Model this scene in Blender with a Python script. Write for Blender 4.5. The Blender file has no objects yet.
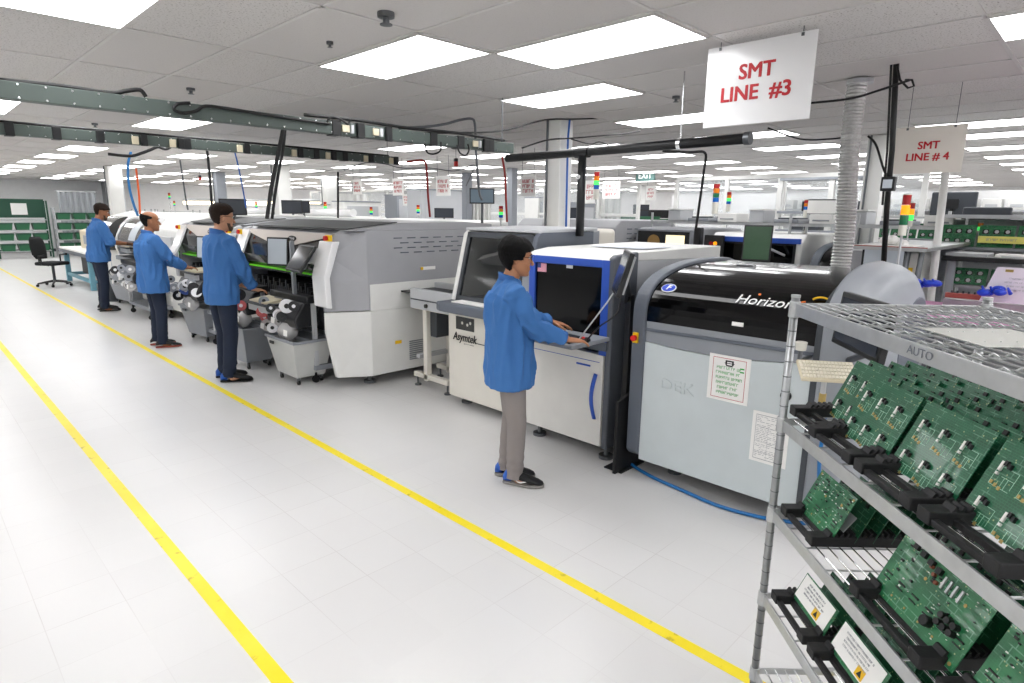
import bpy, bmesh, math, random
from mathutils import Vector, Matrix, noise
random.seed(7)
PI = math.pi
S = bpy.context.scene
COL = S.collection
S.view_settings.view_transform = 'Standard'
S.view_settings.look = 'None'
S.view_settings.exposure = 0.0
S.view_settings.gamma = 1.0
S.view_settings.use_curve_mapping = False

# ------------------------------------------------------------------ camera
FPX, PITCH, ROLL, YAW, CH = 607.12, 0.210042, 0.012065, 0.793095, 1.8
cy, sy, cp, sp = math.cos(YAW), math.sin(YAW), math.cos(PITCH), math.sin(PITCH)
FW = Vector((sy*cp, cy*cp, -sp)); R0 = Vector((cy, -sy, 0)); U0 = R0.cross(FW)
RT = math.cos(ROLL)*R0 + math.sin(ROLL)*U0
UP = -math.sin(ROLL)*R0 + math.cos(ROLL)*U0
cam = bpy.data.cameras.new('camera')
co = bpy.data.objects.new('camera', cam); COL.objects.link(co)
cam.sensor_width = 36; cam.sensor_fit = 'HORIZONTAL'; cam.lens = FPX*36/1024
cam.clip_start = 0.05; cam.clip_end = 200
co.matrix_world = Matrix(((RT.x, UP.x, -FW.x, 0), (RT.y, UP.y, -FW.y, 0), (RT.z, UP.z, -FW.z, CH), (0, 0, 0, 1)))
S.camera = co
CP = Vector((0, 0, CH))
def ray(x, y): return (x-512)*RT - (y-341.5)*UP + FPX*FW
def atz(x, y, z): d = ray(x, y); return CP + d*((z-CH)/d.z)
def atx(x, y, X): d = ray(x, y); return CP + d*(X/d.x)
def aty(x, y, Y): d = ray(x, y); return CP + d*(Y/d.y)

# ------------------------------------------------------------------ materials
def lin(c):
    if isinstance(c, str):
        c = [int(c[i:i+2], 16)/255 for i in (0, 2, 4)]
        c = [(v/12.92 if v <= .04045 else ((v+.055)/1.055)**2.4) for v in c]
    return (c[0], c[1], c[2], 1)
MATS = {}
def mat(name, col, rough=.5, metal=0., var=.06, scale=6., bump=0., bscale=60., coat=0., emit=None, es=1., trans=0., alpha=1., ior=1.45):
    if name in MATS: return MATS[name]
    m = bpy.data.materials.new(name); m.use_nodes = True
    n = m.node_tree.nodes; l = m.node_tree.links; b = n['Principled BSDF']
    c = lin(col); b.inputs['Base Color'].default_value = c
    b.inputs['Roughness'].default_value = rough; b.inputs['Metallic'].default_value = metal
    b.inputs['Coat Weight'].default_value = coat; b.inputs['IOR'].default_value = ior
    b.inputs['Transmission Weight'].default_value = trans; b.inputs['Alpha'].default_value = alpha
    tc = n.new('ShaderNodeTexCoord')
    if var > 0:
        nz = n.new('ShaderNodeTexNoise'); nz.inputs['Scale'].default_value = scale; nz.inputs['Detail'].default_value = 4
        l.new(tc.outputs['Object'], nz.inputs['Vector'])
        mp = n.new('ShaderNodeMapRange'); mp.inputs['To Min'].default_value = 1-var; mp.inputs['To Max'].default_value = 1+var
        l.new(nz.outputs['Fac'], mp.inputs['Value'])
        mx = n.new('ShaderNodeVectorMath'); mx.operation = 'SCALE'; mx.inputs[0].default_value = c[:3]
        l.new(mp.outputs['Result'], mx.inputs['Scale']); l.new(mx.outputs['Vector'], b.inputs['Base Color'])
    if bump > 0:
        nb = n.new('ShaderNodeTexNoise'); nb.inputs['Scale'].default_value = bscale; nb.inputs['Detail'].default_value = 3
        l.new(tc.outputs['Object'], nb.inputs['Vector'])
        bp = n.new('ShaderNodeBump'); bp.inputs['Strength'].default_value = bump; bp.inputs['Distance'].default_value = .01
        l.new(nb.outputs['Fac'], bp.inputs['Height']); l.new(bp.outputs['Normal'], b.inputs['Normal'])
    if emit:
        b.inputs['Emission Color'].default_value = lin(emit); b.inputs['Emission Strength'].default_value = es
    MATS[name] = m; return m

class NT:
    """tiny node helper"""
    def __init__(s, name, rough=.5, metal=0):
        s.m = bpy.data.materials.new(name); s.m.use_nodes = True; MATS[name] = s.m
        s.n = s.m.node_tree.nodes; s.l = s.m.node_tree.links; s.b = s.n['Principled BSDF']
        s.b.inputs['Roughness'].default_value = rough; s.b.inputs['Metallic'].default_value = metal
        s.tc = s.n.new('ShaderNodeTexCoord')
    def math(s, op, a, b=None, c=None):
        q = s.n.new('ShaderNodeMath'); q.operation = op
        for i, v in enumerate((a, b, c)):
            if v is None: continue
            if isinstance(v, (int, float)): q.inputs[i].default_value = v
            else: s.l.new(v, q.inputs[i])
        return q.outputs[0]
    def xyz(s, out='Object'):
        q = s.n.new('ShaderNodeSeparateXYZ'); s.l.new(s.tc.outputs[out], q.inputs[0]); return q.outputs
    def noise(s, scale, detail=3, vec=None):
        q = s.n.new('ShaderNodeTexNoise'); q.inputs['Scale'].default_value = scale; q.inputs['Detail'].default_value = detail
        s.l.new(vec if vec else s.tc.outputs['Object'], q.inputs['Vector']); return q.outputs['Fac']
    def mix(s, f, a, b):
        q = s.n.new('ShaderNodeMix'); q.data_type = 'RGBA'
        if isinstance(f, (int, float)): q.inputs[0].default_value = f
        else: s.l.new(f, q.inputs[0])
        for i, v in ((6, a), (7, b)):
            if isinstance(v, (str, tuple)): q.inputs[i].default_value = lin(v)
            else: s.l.new(v, q.inputs[i])
        return q.outputs[2]
    def ramp(s, v, lo, hi):
        q = s.n.new('ShaderNodeMapRange'); s.l.new(v, q.inputs['Value']); q.inputs['From Min'].default_value = lo; q.inputs['From Max'].default_value = hi
        return q.outputs[0]
    def col(s, v): s.l.new(v, s.b.inputs['Base Color'])
    def bump(s, v, st, d=.01):
        q = s.n.new('ShaderNodeBump'); q.inputs['Strength'].default_value = st; q.inputs['Distance'].default_value = d
        s.l.new(v, q.inputs['Height']); s.l.new(q.outputs[0], s.b.inputs['Normal'])

# floor: vinyl tiles with faint joints and wear
k = NT('floor_tiles', .3); x, y, z = k.xyz()
def joint(v, off, per, w): return k.math('LESS_THAN', k.math('ABSOLUTE', k.math('SUBTRACT', k.math('FLOORED_MODULO', k.math('SUBTRACT', v, off), per), per/2)), w)
jx = joint(x, .235+.1525*1, .305, .0017); jy = joint(y, .15, .305, .0017)
j = k.math('MAXIMUM', jx, jy)
cellv = k.n.new('ShaderNodeCombineXYZ')
k.l.new(k.math('FLOOR', k.math('DIVIDE', k.math('SUBTRACT', x, .235), .305)), cellv.inputs[0]); k.l.new(k.math('FLOOR', k.math('DIVIDE', k.math('SUBTRACT', y, -.0025), .305)), cellv.inputs[1])
wn = k.n.new('ShaderNodeTexWhiteNoise'); k.l.new(cellv.outputs[0], wn.inputs['Vector'])
base = k.mix(wn.outputs['Value'], 'D6D5D4', 'D3D2D1')
base = k.mix(k.math('MULTIPLY', k.ramp(k.noise(.8, 4), .4, .8), .3), base, 'CAC8C7')
k.col(k.mix(k.math('MULTIPLY', j, k.math('MULTIPLY', k.ramp(k.noise(.9, 2), .4, .62), .8)), base, 'BDB9B7'))
k.b.inputs['Roughness'].default_value = .3
k.bump(k.noise(4, 3), .05, .01)
# ceiling tiles
GX, GY, CZ = 2.96, 3.122, 2.82
k = NT('ceiling_tiles', .9); x, y, z = k.xyz()
cellv = k.n.new('ShaderNodeCombineXYZ')
k.l.new(k.math('FLOOR', k.math('DIVIDE', k.math('SUBTRACT', x, GX), .61)), cellv.inputs[0]); k.l.new(k.math('FLOOR', k.math('DIVIDE', k.math('SUBTRACT', y, GY), 1.22)), cellv.inputs[1])
wn = k.n.new('ShaderNodeTexWhiteNoise'); k.l.new(cellv.outputs[0], wn.inputs['Vector'])
tone = k.mix(wn.outputs['Value'], 'C8C4C2', 'D3D0CE')
fis = k.ramp(k.noise(90, 5), .57, .66)
strong = k.math('MULTIPLY_ADD', k.math('GREATER_THAN', wn.outputs['Value'], .55), .65, .15)
k.col(k.mix(k.math('MULTIPLY', fis, strong), tone, '8D8782'))
k.bump(k.noise(90, 5), .3, .004)
mat('grid_white', 'CECBC9', .6)
mat('wall_white', 'F2F2F2', .8)
mat('wall_grey', 'A5A8AC', .8)
mat('diffuser', 'FFFFFF', .6, var=0, emit='FCFCFD', es=7.9)
mat('diffuser_tube', 'FFFFFF', .6, var=0, emit='FFE9C0', es=4)
mat('white_paint', 'DEDEDB', .4); mat('cream_paint', 'DEDAD0', .4); mat('light_grey', 'B9BBBE', .42)
mat('mid_grey', '8E9298', .42); mat('slate', '5C626C', .42); mat('dark_grey', '3C4046', .45)
mat('panel_blue_white', 'C3CBCD', .38); mat('black_plastic', '17181A', .45); mat('esd_black', '151517', .55, bump=.1)
mat('gloss_black', '040405', .1, coat=0, var=0, ior=1.38); mat('dark_glass', '060708', .08, var=0, ior=1.33)
mat('smoked_glass', '2A2C2C', .12, var=.1); mat('blue_paint', '2F55B4', .4); mat('red', 'C4201C', .4, var=0); mat('yellow', 'F0C30A', .4, var=0)
mat('green_strip', '6FE01F', .4, var=0); mat('chrome', 'C8C9CA', .22, 1., var=.1, scale=30); mat('zinc', 'B9BBBC', .38, .85, var=.18, scale=25)
mat('dark_steel', '6A6D70', .4, .8); mat('tray_green', '4A5450', .5, var=.1); mat('paper', 'EEEDEA', .7, var=.02)
mat('paper_plastic', 'E9E9EA', .18, coat=.4, var=.02); mat('cream_plastic', 'D2C8AE', .5); mat('rubber', '141414', .7)
mat('cable_black', '0E0E0F', .5); mat('cable_blue', '2B5FB0', .4); mat('cable_red', '8E2420', .5); mat('cable_orange', 'E0642A', .5); mat('cable_grey', '55585C', .5)
mat('hose_blue', '1E6AA8', .35); mat('lcd', '30363C', .2, var=0, emit='8FA4B4', es=.35); mat('lcd_light', '9AA0A6', .3, emit='AEB6BC', es=.35, var=.05)
mat('lcd_green', '203020', .2, emit='3C6A48', es=.3, var=.2, scale=30); mat('cardboard', 'A87D50', .8); mat('bench_blue', '6FA3B4', .5)
mat('rack_green', '1F4A38', .6); mat('bin_green', '24603F', .5); mat('pink', 'DDA0C8', .6); mat('brick_red', '9A4A40', .6); mat('nitrile', '1F3FC0', .4)
mat('text_red', 'B8202A', .5, var=0); mat('text_black', '101012', .5, var=0); mat('text_white', 'EDEDED', .4, var=0); mat('text_orange', 'F07828', .4, var=0); mat('text_green', '3FA84C', .5, var=0)
mat('conn_white', 'E4E4DE', .5, var=0); mat('chip_black', '121213', .4, var=0); mat('gold', 'A8925A', .4, .6, var=0); mat('esd_yellow', 'E6B81E', .5, var=0); mat('comp_red', '7E4634', .5, var=0)
mat('plastic_bag', 'E8E6E6', .15, alpha=.55, var=.05); mat('pink_bag', 'D87070', .2, alpha=.75, var=.2, scale=40); mat('reel_white', 'DCDDE0', .4); mat('reel_blue', '3C58A8', .4)
for nm, c, e in (('lamp_red', '9E1A1E', 0), ('lamp_orange', 'E07A14', 0), ('lamp_green', '1C6A44', 0), ('lamp_green_lit', '48E060', 1.0), ('lamp_blue', '125CB0', 0), ('lamp_amber_lit', 'FF9A10', .9), ('lamp_white', 'D8D6CC', 0)):
    mat(nm, c, .25, var=0, emit=c if e else None, es=e)
mat('glass_pane', 'DCE6EA', .03, var=0, alpha=.16)
# pleated duct
mat('duct_foil', 'BDBDBC', .25, .4, var=.25, scale=40, bump=.5, bscale=40)
# yellow floor tape
k = NT('floor_tape', .4); 
k.col(k.mix(k.math('MULTIPLY', k.ramp(k.noise(14, 8), .62, .68), .5), k.mix(k.ramp(k.noise(2, 3), .4, .7), 'EFD80F', 'F5E23A'), '9A8428'))
# circuit board laminate: traces, silk and pads
def pcb(name, g1, g2, silk, tr=.5):
    k = NT(name, .3); x, y, z = k.xyz()
    n1 = k.n.new('ShaderNodeTexBrick'); n1.inputs['Scale'].default_value = 42; n1.inputs['Mortar Size'].default_value = .035; n1.offset = .37; n1.squash = .6
    mp = k.n.new('ShaderNodeMapping'); k.l.new(k.tc.outputs['Object'], mp.inputs[0]); mp.inputs['Rotation'].default_value = (PI/2, 0, 0)
    k.l.new(mp.outputs[0], n1.inputs['Vector'])
    n2 = k.n.new('ShaderNodeTexBrick'); n2.inputs['Scale'].default_value = 15; n2.inputs['Mortar Size'].default_value = .02; n2.offset = .2; k.l.new(mp.outputs[0], n2.inputs['Vector'])
    c = k.mix(k.math('MULTIPLY', n1.outputs['Fac'], tr), k.mix(k.ramp(k.noise(14, 2), .4, .6), g1, g2), '28704C')
    c = k.mix(k.math('MULTIPLY', n2.outputs['Fac'], k.math('MULTIPLY', k.ramp(k.noise(20, 2), .48, .55), silk)), c, '7FAE94')
    v = k.n.new('ShaderNodeTexVoronoi'); v.inputs['Scale'].default_value = 85; k.l.new(k.tc.outputs['Object'], v.inputs['Vector'])
    pad = k.math('MULTIPLY', k.math('LESS_THAN', v.outputs['Distance'], .17), k.math('GREATER_THAN', k.noise(23, 2), .5))
    c = k.mix(pad, c, '8FA070')
    k.col(c); k.b.inputs['Coat Weight'].default_value = .3
pcb('pcb_green', '0C4A2E', '115538', .3); pcb('pcb_dense', '0F5531', '256F42', .45, .3); pcb('pcb_dark', '0B3A24', '0F4A2D', .3, .25)
M = MATS

# ------------------------------------------------------------------ mesh builder
class MB:
    def __init__(s): s.bm = bmesh.new()
    def _face(s, vs):
        try: return s.bm.faces.new(vs)
        except ValueError: return None
    def hexa(s, p):
        v = [s.bm.verts.new(q) for q in p]
        for f in ((0, 3, 2, 1), (4, 5, 6, 7), (0, 1, 5, 4), (1, 2, 6, 5), (2, 3, 7, 6), (3, 0, 4, 7)): s._face([v[i] for i in f])
        return s
    def box(s, x0, x1, y0, y1, z0, z1):
        return s.hexa([(x0, y0, z0), (x1, y0, z0), (x1, y1, z0), (x0, y1, z0), (x0, y0, z1), (x1, y0, z1), (x1, y1, z1), (x0, y1, z1)])
    def frame(s, o, u, v, w, a0, a1, b0, b1, c0, c1):
        """box in the frame o + a*u + b*v + c*w"""
        o, u, v, w = map(Vector, (o, u, v, w))
        return s.hexa([o+u*a+v*b+w*c for (a, b, c) in ((a0, b0, c0), (a1, b0, c0), (a1, b1, c0), (a0, b1, c0), (a0, b0, c1), (a1, b0, c1), (a1, b1, c1), (a0, b1, c1))])
    def prism(s, pts, axis, a, b):
        def P(p, t): return {'y': (p[0], t, p[1]), 'x': (t, p[0], p[1]), 'z': (p[0], p[1], t)}[axis]
        A = [s.bm.verts.new(P(p, a)) for p in pts]; B = [s.bm.verts.new(P(p, b)) for p in pts]
        n = len(pts)
        for i in range(n): s._face((A[i], A[(i+1) % n], B[(i+1) % n], B[i]))
        s._face(A[::-1]); s._face(B); return s
    def loft(s, rings, cap=True, close=True):
        V = [[s.bm.verts.new(p) for p in r] for r in rings]
        n = len(V[0])
        for a, b in zip(V, V[1:]):
            for i in range(n if close else n-1): s._face((a[i], a[(i+1) % n], b[(i+1) % n], b[i]))
        if cap and close: s._face(V[0][::-1]); s._face(V[-1])
        return s
    def tube(s, path, r, n=10, up=None):
        path = [Vector(p) for p in path]; rings = []; prev = None
        for i, p in enumerate(path):
            t = (path[min(i+1, len(path)-1)] - path[max(i-1, 0)]).normalized()
            if prev is None:
                a = Vector(up) if up else (Vector((0, 0, 1)) if abs(t.z) < .9 else Vector((1, 0, 0)))
            else: a = prev
            u = (a - t*a.dot(t)).normalized(); w = t.cross(u); prev = u
            rr = r[i] if isinstance(r, (list, tuple)) else r
            ru, rw = rr if isinstance(rr, tuple) else (rr, rr)
            rings.append([p + u*(ru*math.cos(2*PI*j/n)) + w*(rw*math.sin(2*PI*j/n)) for j in range(n)])
        return s.loft(rings)
    def cyl(s, p0, p1, r, n=16, r1=None): return s.tube([p0, p1], [r, r if r1 is None else r1], n)
    def ell(s, c, r, n=12, m=8, mtx=None):
        c = Vector(c); rings = []
        for i in range(1, m):
            a = PI*i/m
            ring = [Vector((r[0]*math.sin(a)*math.cos(2*PI*j/n), r[1]*math.sin(a)*math.sin(2*PI*j/n), r[2]*math.cos(a))) for j in range(n)]
            rings.append([c + (mtx @ v if mtx else v) for v in ring])
        t = Vector((0, 0, r[2])); b = -t
        if mtx: t = mtx @ t; b = mtx @ b
        V = [[s.bm.verts.new(p) for p in q] for q in rings]; T = s.bm.verts.new(c+t); B = s.bm.verts.new(c+b)
        for a, q in zip(V, V[1:]):
            for i in range(n): s._face((a[i], a[(i+1) % n], q[(i+1) % n], q[i]))
        for i in range(n): s._face((T, V[0][(i+1) % n], V[0][i])); s._face((B, V[-1][i], V[-1][(i+1) % n]))
        return s
    def build(s, name, m, parent=None, bevel=0, smooth=False, origin=None, seg=2):
        """coordinates are world coordinates when parent is None or a registered world thing"""
        bm = s.bm
        bmesh.ops.recalc_face_normals(bm, faces=bm.faces[:])
        if parent is not None: bm.transform(WM[parent.name].inverted())
        me = bpy.data.meshes.new(name); o = bpy.data.objects.new(name, me); COL.objects.link(o)
        if parent is None:
            if origin is None:
                xs = [v.co for v in bm.verts]
                mn = Vector([min(c[i] for c in xs) for i in range(3)]); mx = Vector([max(c[i] for c in xs) for i in range(3)])
                origin = Vector(((mn.x+mx.x)/2, (mn.y+mx.y)/2, mn.z))
            origin = Vector(origin); bm.transform(Matrix.Translation(-origin)); o.location = origin
            WM[o.name] = Matrix.Translation(origin)
        else:
            o.parent = parent; WM[o.name] = WM[parent.name].copy()
        bm.to_mesh(me); bm.free()
        me.materials.append(m if not isinstance(m, str) else M[m])
        if smooth:
            for p in me.polygons: p.use_smooth = True
        if smooth == 'auto' or (bevel and not smooth):
            pass
        if bevel:
            b = o.modifiers.new('bevel', 'BEVEL'); b.width = bevel; b.segments = seg; b.limit_method = 'ANGLE'; b.angle_limit = .6
        return o
WM = {}
def thing(name, label, cat, loc=(0, 0, 0), rotz=0, group=None, world=False):
    """an Empty at the base of a thing; world=True: its parts are given in world coordinates"""
    o = bpy.data.objects.new(name, None); COL.objects.link(o); o.empty_display_size = .05
    o.location = loc; o.rotation_euler = (0, 0, rotz)
    o['label'] = label; o['category'] = cat
    if group: o['group'] = group
    WM[o.name] = Matrix.Translation(Vector(loc)) @ Matrix.Rotation(rotz, 4, 'Z') if world else Matrix.Identity(4)
    return o
def tag(o, label, cat, group=None, kind=None):
    o['label'] = label; o['category'] = cat
    if group: o['group'] = group
    if kind: o['kind'] = kind
    return o
def struct(name, mb, m, **k):
    o = mb.build(name, m, **k); o['kind'] = 'structure'; return o
def dup(root, loc, rotz=None, label=None, group=None, scale=None):
    def cp_(o, par):
        kids = list(o.children)
        c = o.copy(); COL.objects.link(c)
        if par: c.parent = par
        for ch in kids: cp_(ch, c)
        return c
    r = cp_(root, None); r.location = loc
    if rotz is not None: r.rotation_euler = (0, 0, rotz)
    if scale: r.scale = (scale, scale, scale)
    if label: r['label'] = label
    if group: r['group'] = group
    WM[r.name] = Matrix.Translation(Vector(loc)) @ Matrix.Rotation(r.rotation_euler.z, 4, 'Z')
    return r
def text(body, name, m, parent, o, u, v, size, bold=0., ext=.0012, align='CENTER', shear=0, sx=1.):
    """lettering on a surface: o centre, u reading direction, v up direction (world coordinates)"""
    cu = bpy.data.curves.new('t', 'FONT'); cu.body = body; cu.size = size; cu.align_x = align; cu.align_y = 'CENTER'
    cu.extrude = ext; cu.shear = shear; cu.resolution_u = 3; cu.space_line = .95
    to = bpy.data.objects.new('t', cu); COL.objects.link(to)
    bpy.context.view_layer.update()
    me = bpy.data.meshes.new_from_object(to.evaluated_get(bpy.context.evaluated_depsgraph_get()))
    bpy.data.objects.remove(to); 
    u = Vector(u).normalized(); v = Vector(v).normalized(); w = u.cross(v); o = Vector(o) + w*ext
    mt = Matrix(((u.x*sx, v.x, w.x, o.x), (u.y*sx, v.y, w.y, o.y), (u.z*sx, v.z, w.z, o.z), (0, 0, 0, 1)))
    me.transform(mt)
    bm = bmesh.new(); bm.from_mesh(me)
    if bold > 0:
        for k_, (a_, c_) in enumerate(((-1, 0), (1, 0), (0, .7), (0, -.7), (-.8, .6), (.8, -.6), (.8, .6), (-.8, -.6))):
            m2 = me.copy(); m2.transform(Matrix.Translation(u*a_*bold+v*c_*bold+w*(.00004*(k_+1)))); bm.from_mesh(m2); bpy.data.meshes.remove(m2)
    bpy.data.meshes.remove(me)
    q = MB(); q.bm.free(); q.bm = bm
    return q.build(name, m, parent)
def scribble(name, m, parent, o, u, v, w, rows, h, pitch, seed, th=.0008):
    """rows of small letter like strokes too small to read"""
    r_ = random.Random(seed); b = MB(); n = u.cross(v)
    for i in range(rows):
        z = (rows/2-.5-i)*pitch; L = w*r_.uniform(.75, 1); x = -L/2; nl = 0
        while x < L/2-h*.3:
            lw = h*r_.uniform(.45, .75); k = r_.random()
            b.frame(o, u, v, n, x, x+h*.14, z-h/2, z+h/2, 0, th)
            if k < .6: b.frame(o, u, v, n, x, x+lw, z+h*(.36 if k < .35 else -.5), z+h*(.5 if k < .35 else -.36), 0, th)
            if k > .3: b.frame(o, u, v, n, x+lw-h*.14, x+lw, z-h*(.5 if k < .75 else 0), z+h/2, 0, th)
            if k > .5: b.frame(o, u, v, n, x, x+lw, z-h*.06, z+h*.07, 0, th)
            nl += 1; x += lw+h*.22 + (h*.6 if nl % r_.choice((4, 5, 7)) == 0 else 0)
    return b.build(name, m, parent)
# ------------------------------------------------------------------ room
X0, X1, Y0, Y1 = -7., 27., -7., 31.
struct('floor', MB().box(X0, X1, Y0, Y1, -.1, 0), 'floor_tiles', origin=(0, 0, 0))
struct('ceiling', MB().box(X0, X1, Y0, Y1, CZ+.012, CZ+.1), 'ceiling_tiles', origin=(0, 0, 0))
struct('wall_left', MB().box(X0, X1, Y1, Y1+.1, 0, CZ+.1), 'wall_white')
struct('wall_back', MB().box(X1, X1+.1, Y0, Y1, 0, CZ+.1), 'wall_white')
struct('wall_right', MB().box(X0, X1, Y0-.1, Y0, 0, CZ+.1), 'wall_white')
struct('wall_front', MB().box(X0-.1, X0, Y0, Y1, 0, CZ+.1), 'wall_white')
struct('baseboard_left', MB().box(X0, X1, Y1-.02, Y1, 0, .12), 'dark_grey')
struct('baseboard_back', MB().box(X1-.02, X1, Y0, Y1, 0, .12), 'dark_grey')
g = MB()
for i in range(-16, 40):
    x = GX+.61*i
    if X0 < x < X1: g.box(x-.011, x+.011, Y0, Y1, CZ+.006, CZ+.012)
for j in range(-8, 23):
    y = GY+1.22*j
    if Y0 < y < Y1: g.box(X0, X1, y-.011, y+.011, CZ+.006, CZ+.0119)
struct('trim_1', g, 'grid_white')
# ceiling troffers
proto = thing('ceiling_light', '', 'ceiling light')
f = MB()
for a in ((.008, .602, .008, .02), (.008, .602, 1.2, 1.212), (.008, .02, .02, 1.2), (.59, .602, .02, 1.2)): f.box(a[0], a[1], a[2], a[3], -.004, .010)
f.build('frame', 'grid_white', proto)
MB().box(.02, .59, .02, 1.2, -.003, .008).build('diffuser', 'diffuser', proto)
LI = [(-4, 0, 'large ceiling light panel cut by the top left corner of the view'), (-1, 0, 'bright ceiling light panel directly left of the widest one'),
      (0, -1, 'widest bright ceiling light panel, left of the large hanging line sign'), (2, 0, 'ceiling light panel with a blue air hose hanging beside it'),
      (-3, 3, 'ceiling light panel seen as a sliver above the near cable tray at far left'), (-1, 3, 'ceiling light panel peeping above the near cable tray beside a loop of black cable'),
      (-4, 4, 'ceiling light panel cut by the left edge below the near cable tray'), (-1, 4, 'ceiling light panel just below the near cable tray on the left'),
      (-1, 6, 'ceiling light panel between the two cable trays on the left'), (2, 6, 'ceiling light panel between the two cable trays above the worker with glasses and beard'),
      (2, -3, 'ceiling light panel cut by the top right corner of the view'), (5, 0, 'ceiling light panel half hidden behind the large hanging line sign'),
      (9, -2, 'long ceiling light panel at the right above the small hanging line sign'), (5, 4, 'ceiling light panel hanging right under the near cable tray with cable loops'),
      (5, 6, 'ceiling light panel in the middle, left of the red hanging cord'), (8, 0, 'ceiling light panel behind the end of the black overhead pipe'), (8, 2, 'ceiling light panel behind the black overhead pipe')]
done = set()
for n, (i, j, lb) in enumerate(LI):
    done.add((i, j)); loc = (GX+.61*i, GY+1.22*j, CZ)
    if n == 0: proto.location = loc; proto['label'] = lb; proto['group'] = 'ceiling light panels'
    else: dup(proto, loc, 0, lb, 'ceiling light panels')
skip = {(-1, 2), (2, 2), (5, 2), (2, 4), (5, -2), (2, -2), (-1, -2), (-4, 2), (8, -2)}
for i in range(-13, 38, 3):
    for j in range(-8, 22, 2):
        x, y = GX+.61*i, GY+1.22*j
        if (i, j) in done or (i, j) in skip or not (X0 < x < X1-.6 and Y0 < y < Y1-1.2): continue
        v = Vector((x+.3, y+.6, CZ))-CP; dz = v.dot(FW)
        pxx = 512+FPX*v.dot(RT)/dz if dz > .1 else -999
        vis = -60 < pxx < 1100 and dz > 0
        if not vis and (x > 6 or i % 6 not in (2, 5)) and x*x+y*y > 190: continue
        if not vis and x*x+y*y <= 190 and i % 6 not in (2, 5): continue
        if x < -4 and y > 8: continue
        far = (v.length)
        if vis:
            side = 'left third' if pxx < 340 else ('middle' if pxx < 690 else 'right third')
            lb = 'one of the %s ceiling light panels in the %s of the hall' % ('distant' if far > 14 else 'farther', side)
        else: lb = 'ceiling light panel beside and behind the viewpoint'
        dup(proto, (x, y, CZ), 0, lb, 'ceiling light panels, %s' % lb[:60])
# floor tape
tp = struct('trim_2', MB().box(2.12, 2.18, -2, 24.5, .0005, .0015), 'floor_tape', origin=(2.15, 0, 0))
tp = struct('trim_3', MB().box(.80, .862, -2, 24.5, .0005, .0015), 'floor_tape', origin=(.83, 0, 0))
# sprinklers and small ceiling fittings
def sprinkler(px, py, label, s=1.):
    p = atz(px, py, CZ-.02)
    t = thing('sprinkler', label, 'sprinkler', (p.x, p.y, CZ), group='sprinkler heads', world=True)
    MB().cyl((p.x, p.y, CZ+.012), (p.x, p.y, CZ-.01*s), .035*s, 20).build('escutcheon', 'dark_steel', t, smooth=False)
    MB().cyl((p.x, p.y, CZ-.01*s), (p.x, p.y, CZ-.035*s), .014*s, 10).cyl((p.x, p.y, CZ-.035*s), (p.x, p.y, CZ-.039*s), .026*s, 14).build('deflector', 'dark_steel', t)
sprinkler(386, 19, 'sprinkler head above the gap between the two nearest ceiling light panels', 1.3)
sprinkler(191, 92, 'sprinkler head just above the near cable tray')
sprinkler(95, 126, 'sprinkler head between the two cable trays at left')
sprinkler(676, 100, 'sprinkler head at a ceiling joint left of the large line sign')
sprinkler(330, 47+0, 'small pale sprinkler head in front of the near light panel', .6)
sprinkler(314, 152, 'small dark sprinkler head between the trays near the middle', .8)
# dark return vents in the ceiling
for q, lb in (((2, 3), 'dark ceiling vent above the near hanging cables, left one'), ((5, 3), 'dark ceiling vent behind the near cable tray, right one')):
    x, y = GX+.61*q[0], GY+1.22*q[1]
    t = thing('ceiling_vent', lb, 'ceiling vent', (x, y, CZ), group='ceiling vents', world=True)
    MB().box(x, x+.61, y, y+1.22, CZ-.004, CZ).build('backing', mat('vent_brown', '5D524C', .8), t)
    b = MB()
    for k_ in range(12): b.box(x+.02+.048*k_, x+.035+.048*k_, y+.02, y+1.2, CZ-.012, CZ-.004)
    b.build('slat', mat('vent_slat', '8A807A', .6), t)
# columns
def column(px, py, d, w, label, m='white_paint', conduit=True):
    r = ray(px, py); r = Vector((r.x, r.y, 0)).normalized(); x, y = r.x*d, r.y*d
    t = thing('column', label, 'column', (x, y, 0), group='building columns', world=True)
    MB().box(x-w/2, x+w/2, y-w/2, y+w/2, 0, CZ).build('shaft', m, t, bevel=.006)
    MB().box(x-w/2-.01, x+w/2+.01, y-w/2-.01, y+w/2+.01, 0, .15).build('base_trim', 'dark_grey', t)
    if conduit:
        for s_, mm in ((-1, 'dark_steel'), (1, 'light_grey')):
            MB().cyl((x+w/2+.02 if s_ > 0 else x-w/2-.02, y-w*.3*s_, 1.2), (x+w/2+.02 if s_ > 0 else x-w/2-.02, y-w*.3*s_, CZ), .014, 8).build('conduit', mm, t)
    return t
column(557.5, 200, 7.3, .22, 'white square column behind the vertical black pipe')
column(115, 190, 19, .3, 'white column behind the far worker with rolled sleeves')
column(282, 195, 16, .32, 'white column behind the pair of slanting black cables')
column(330, 195, 21, .4, 'white column left of the hanging red lettered signs')
column(220, 190, 20, .25, 'grey post column behind the bearded worker', 'mid_grey')
column(467, 195, 17, .2, 'grey steel column left of the small monitor on a pole', 'mid_grey', False)
column(512, 195, 15, .18, 'grey steel column right of the small monitor on a pole', 'mid_grey', False)
column(872, 200, 9.5, .22, 'white column behind the black cable pole on the right')
column(643, 210, 24, .35, 'thin white far column in front of the back wall', 'white_paint', False)
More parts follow.
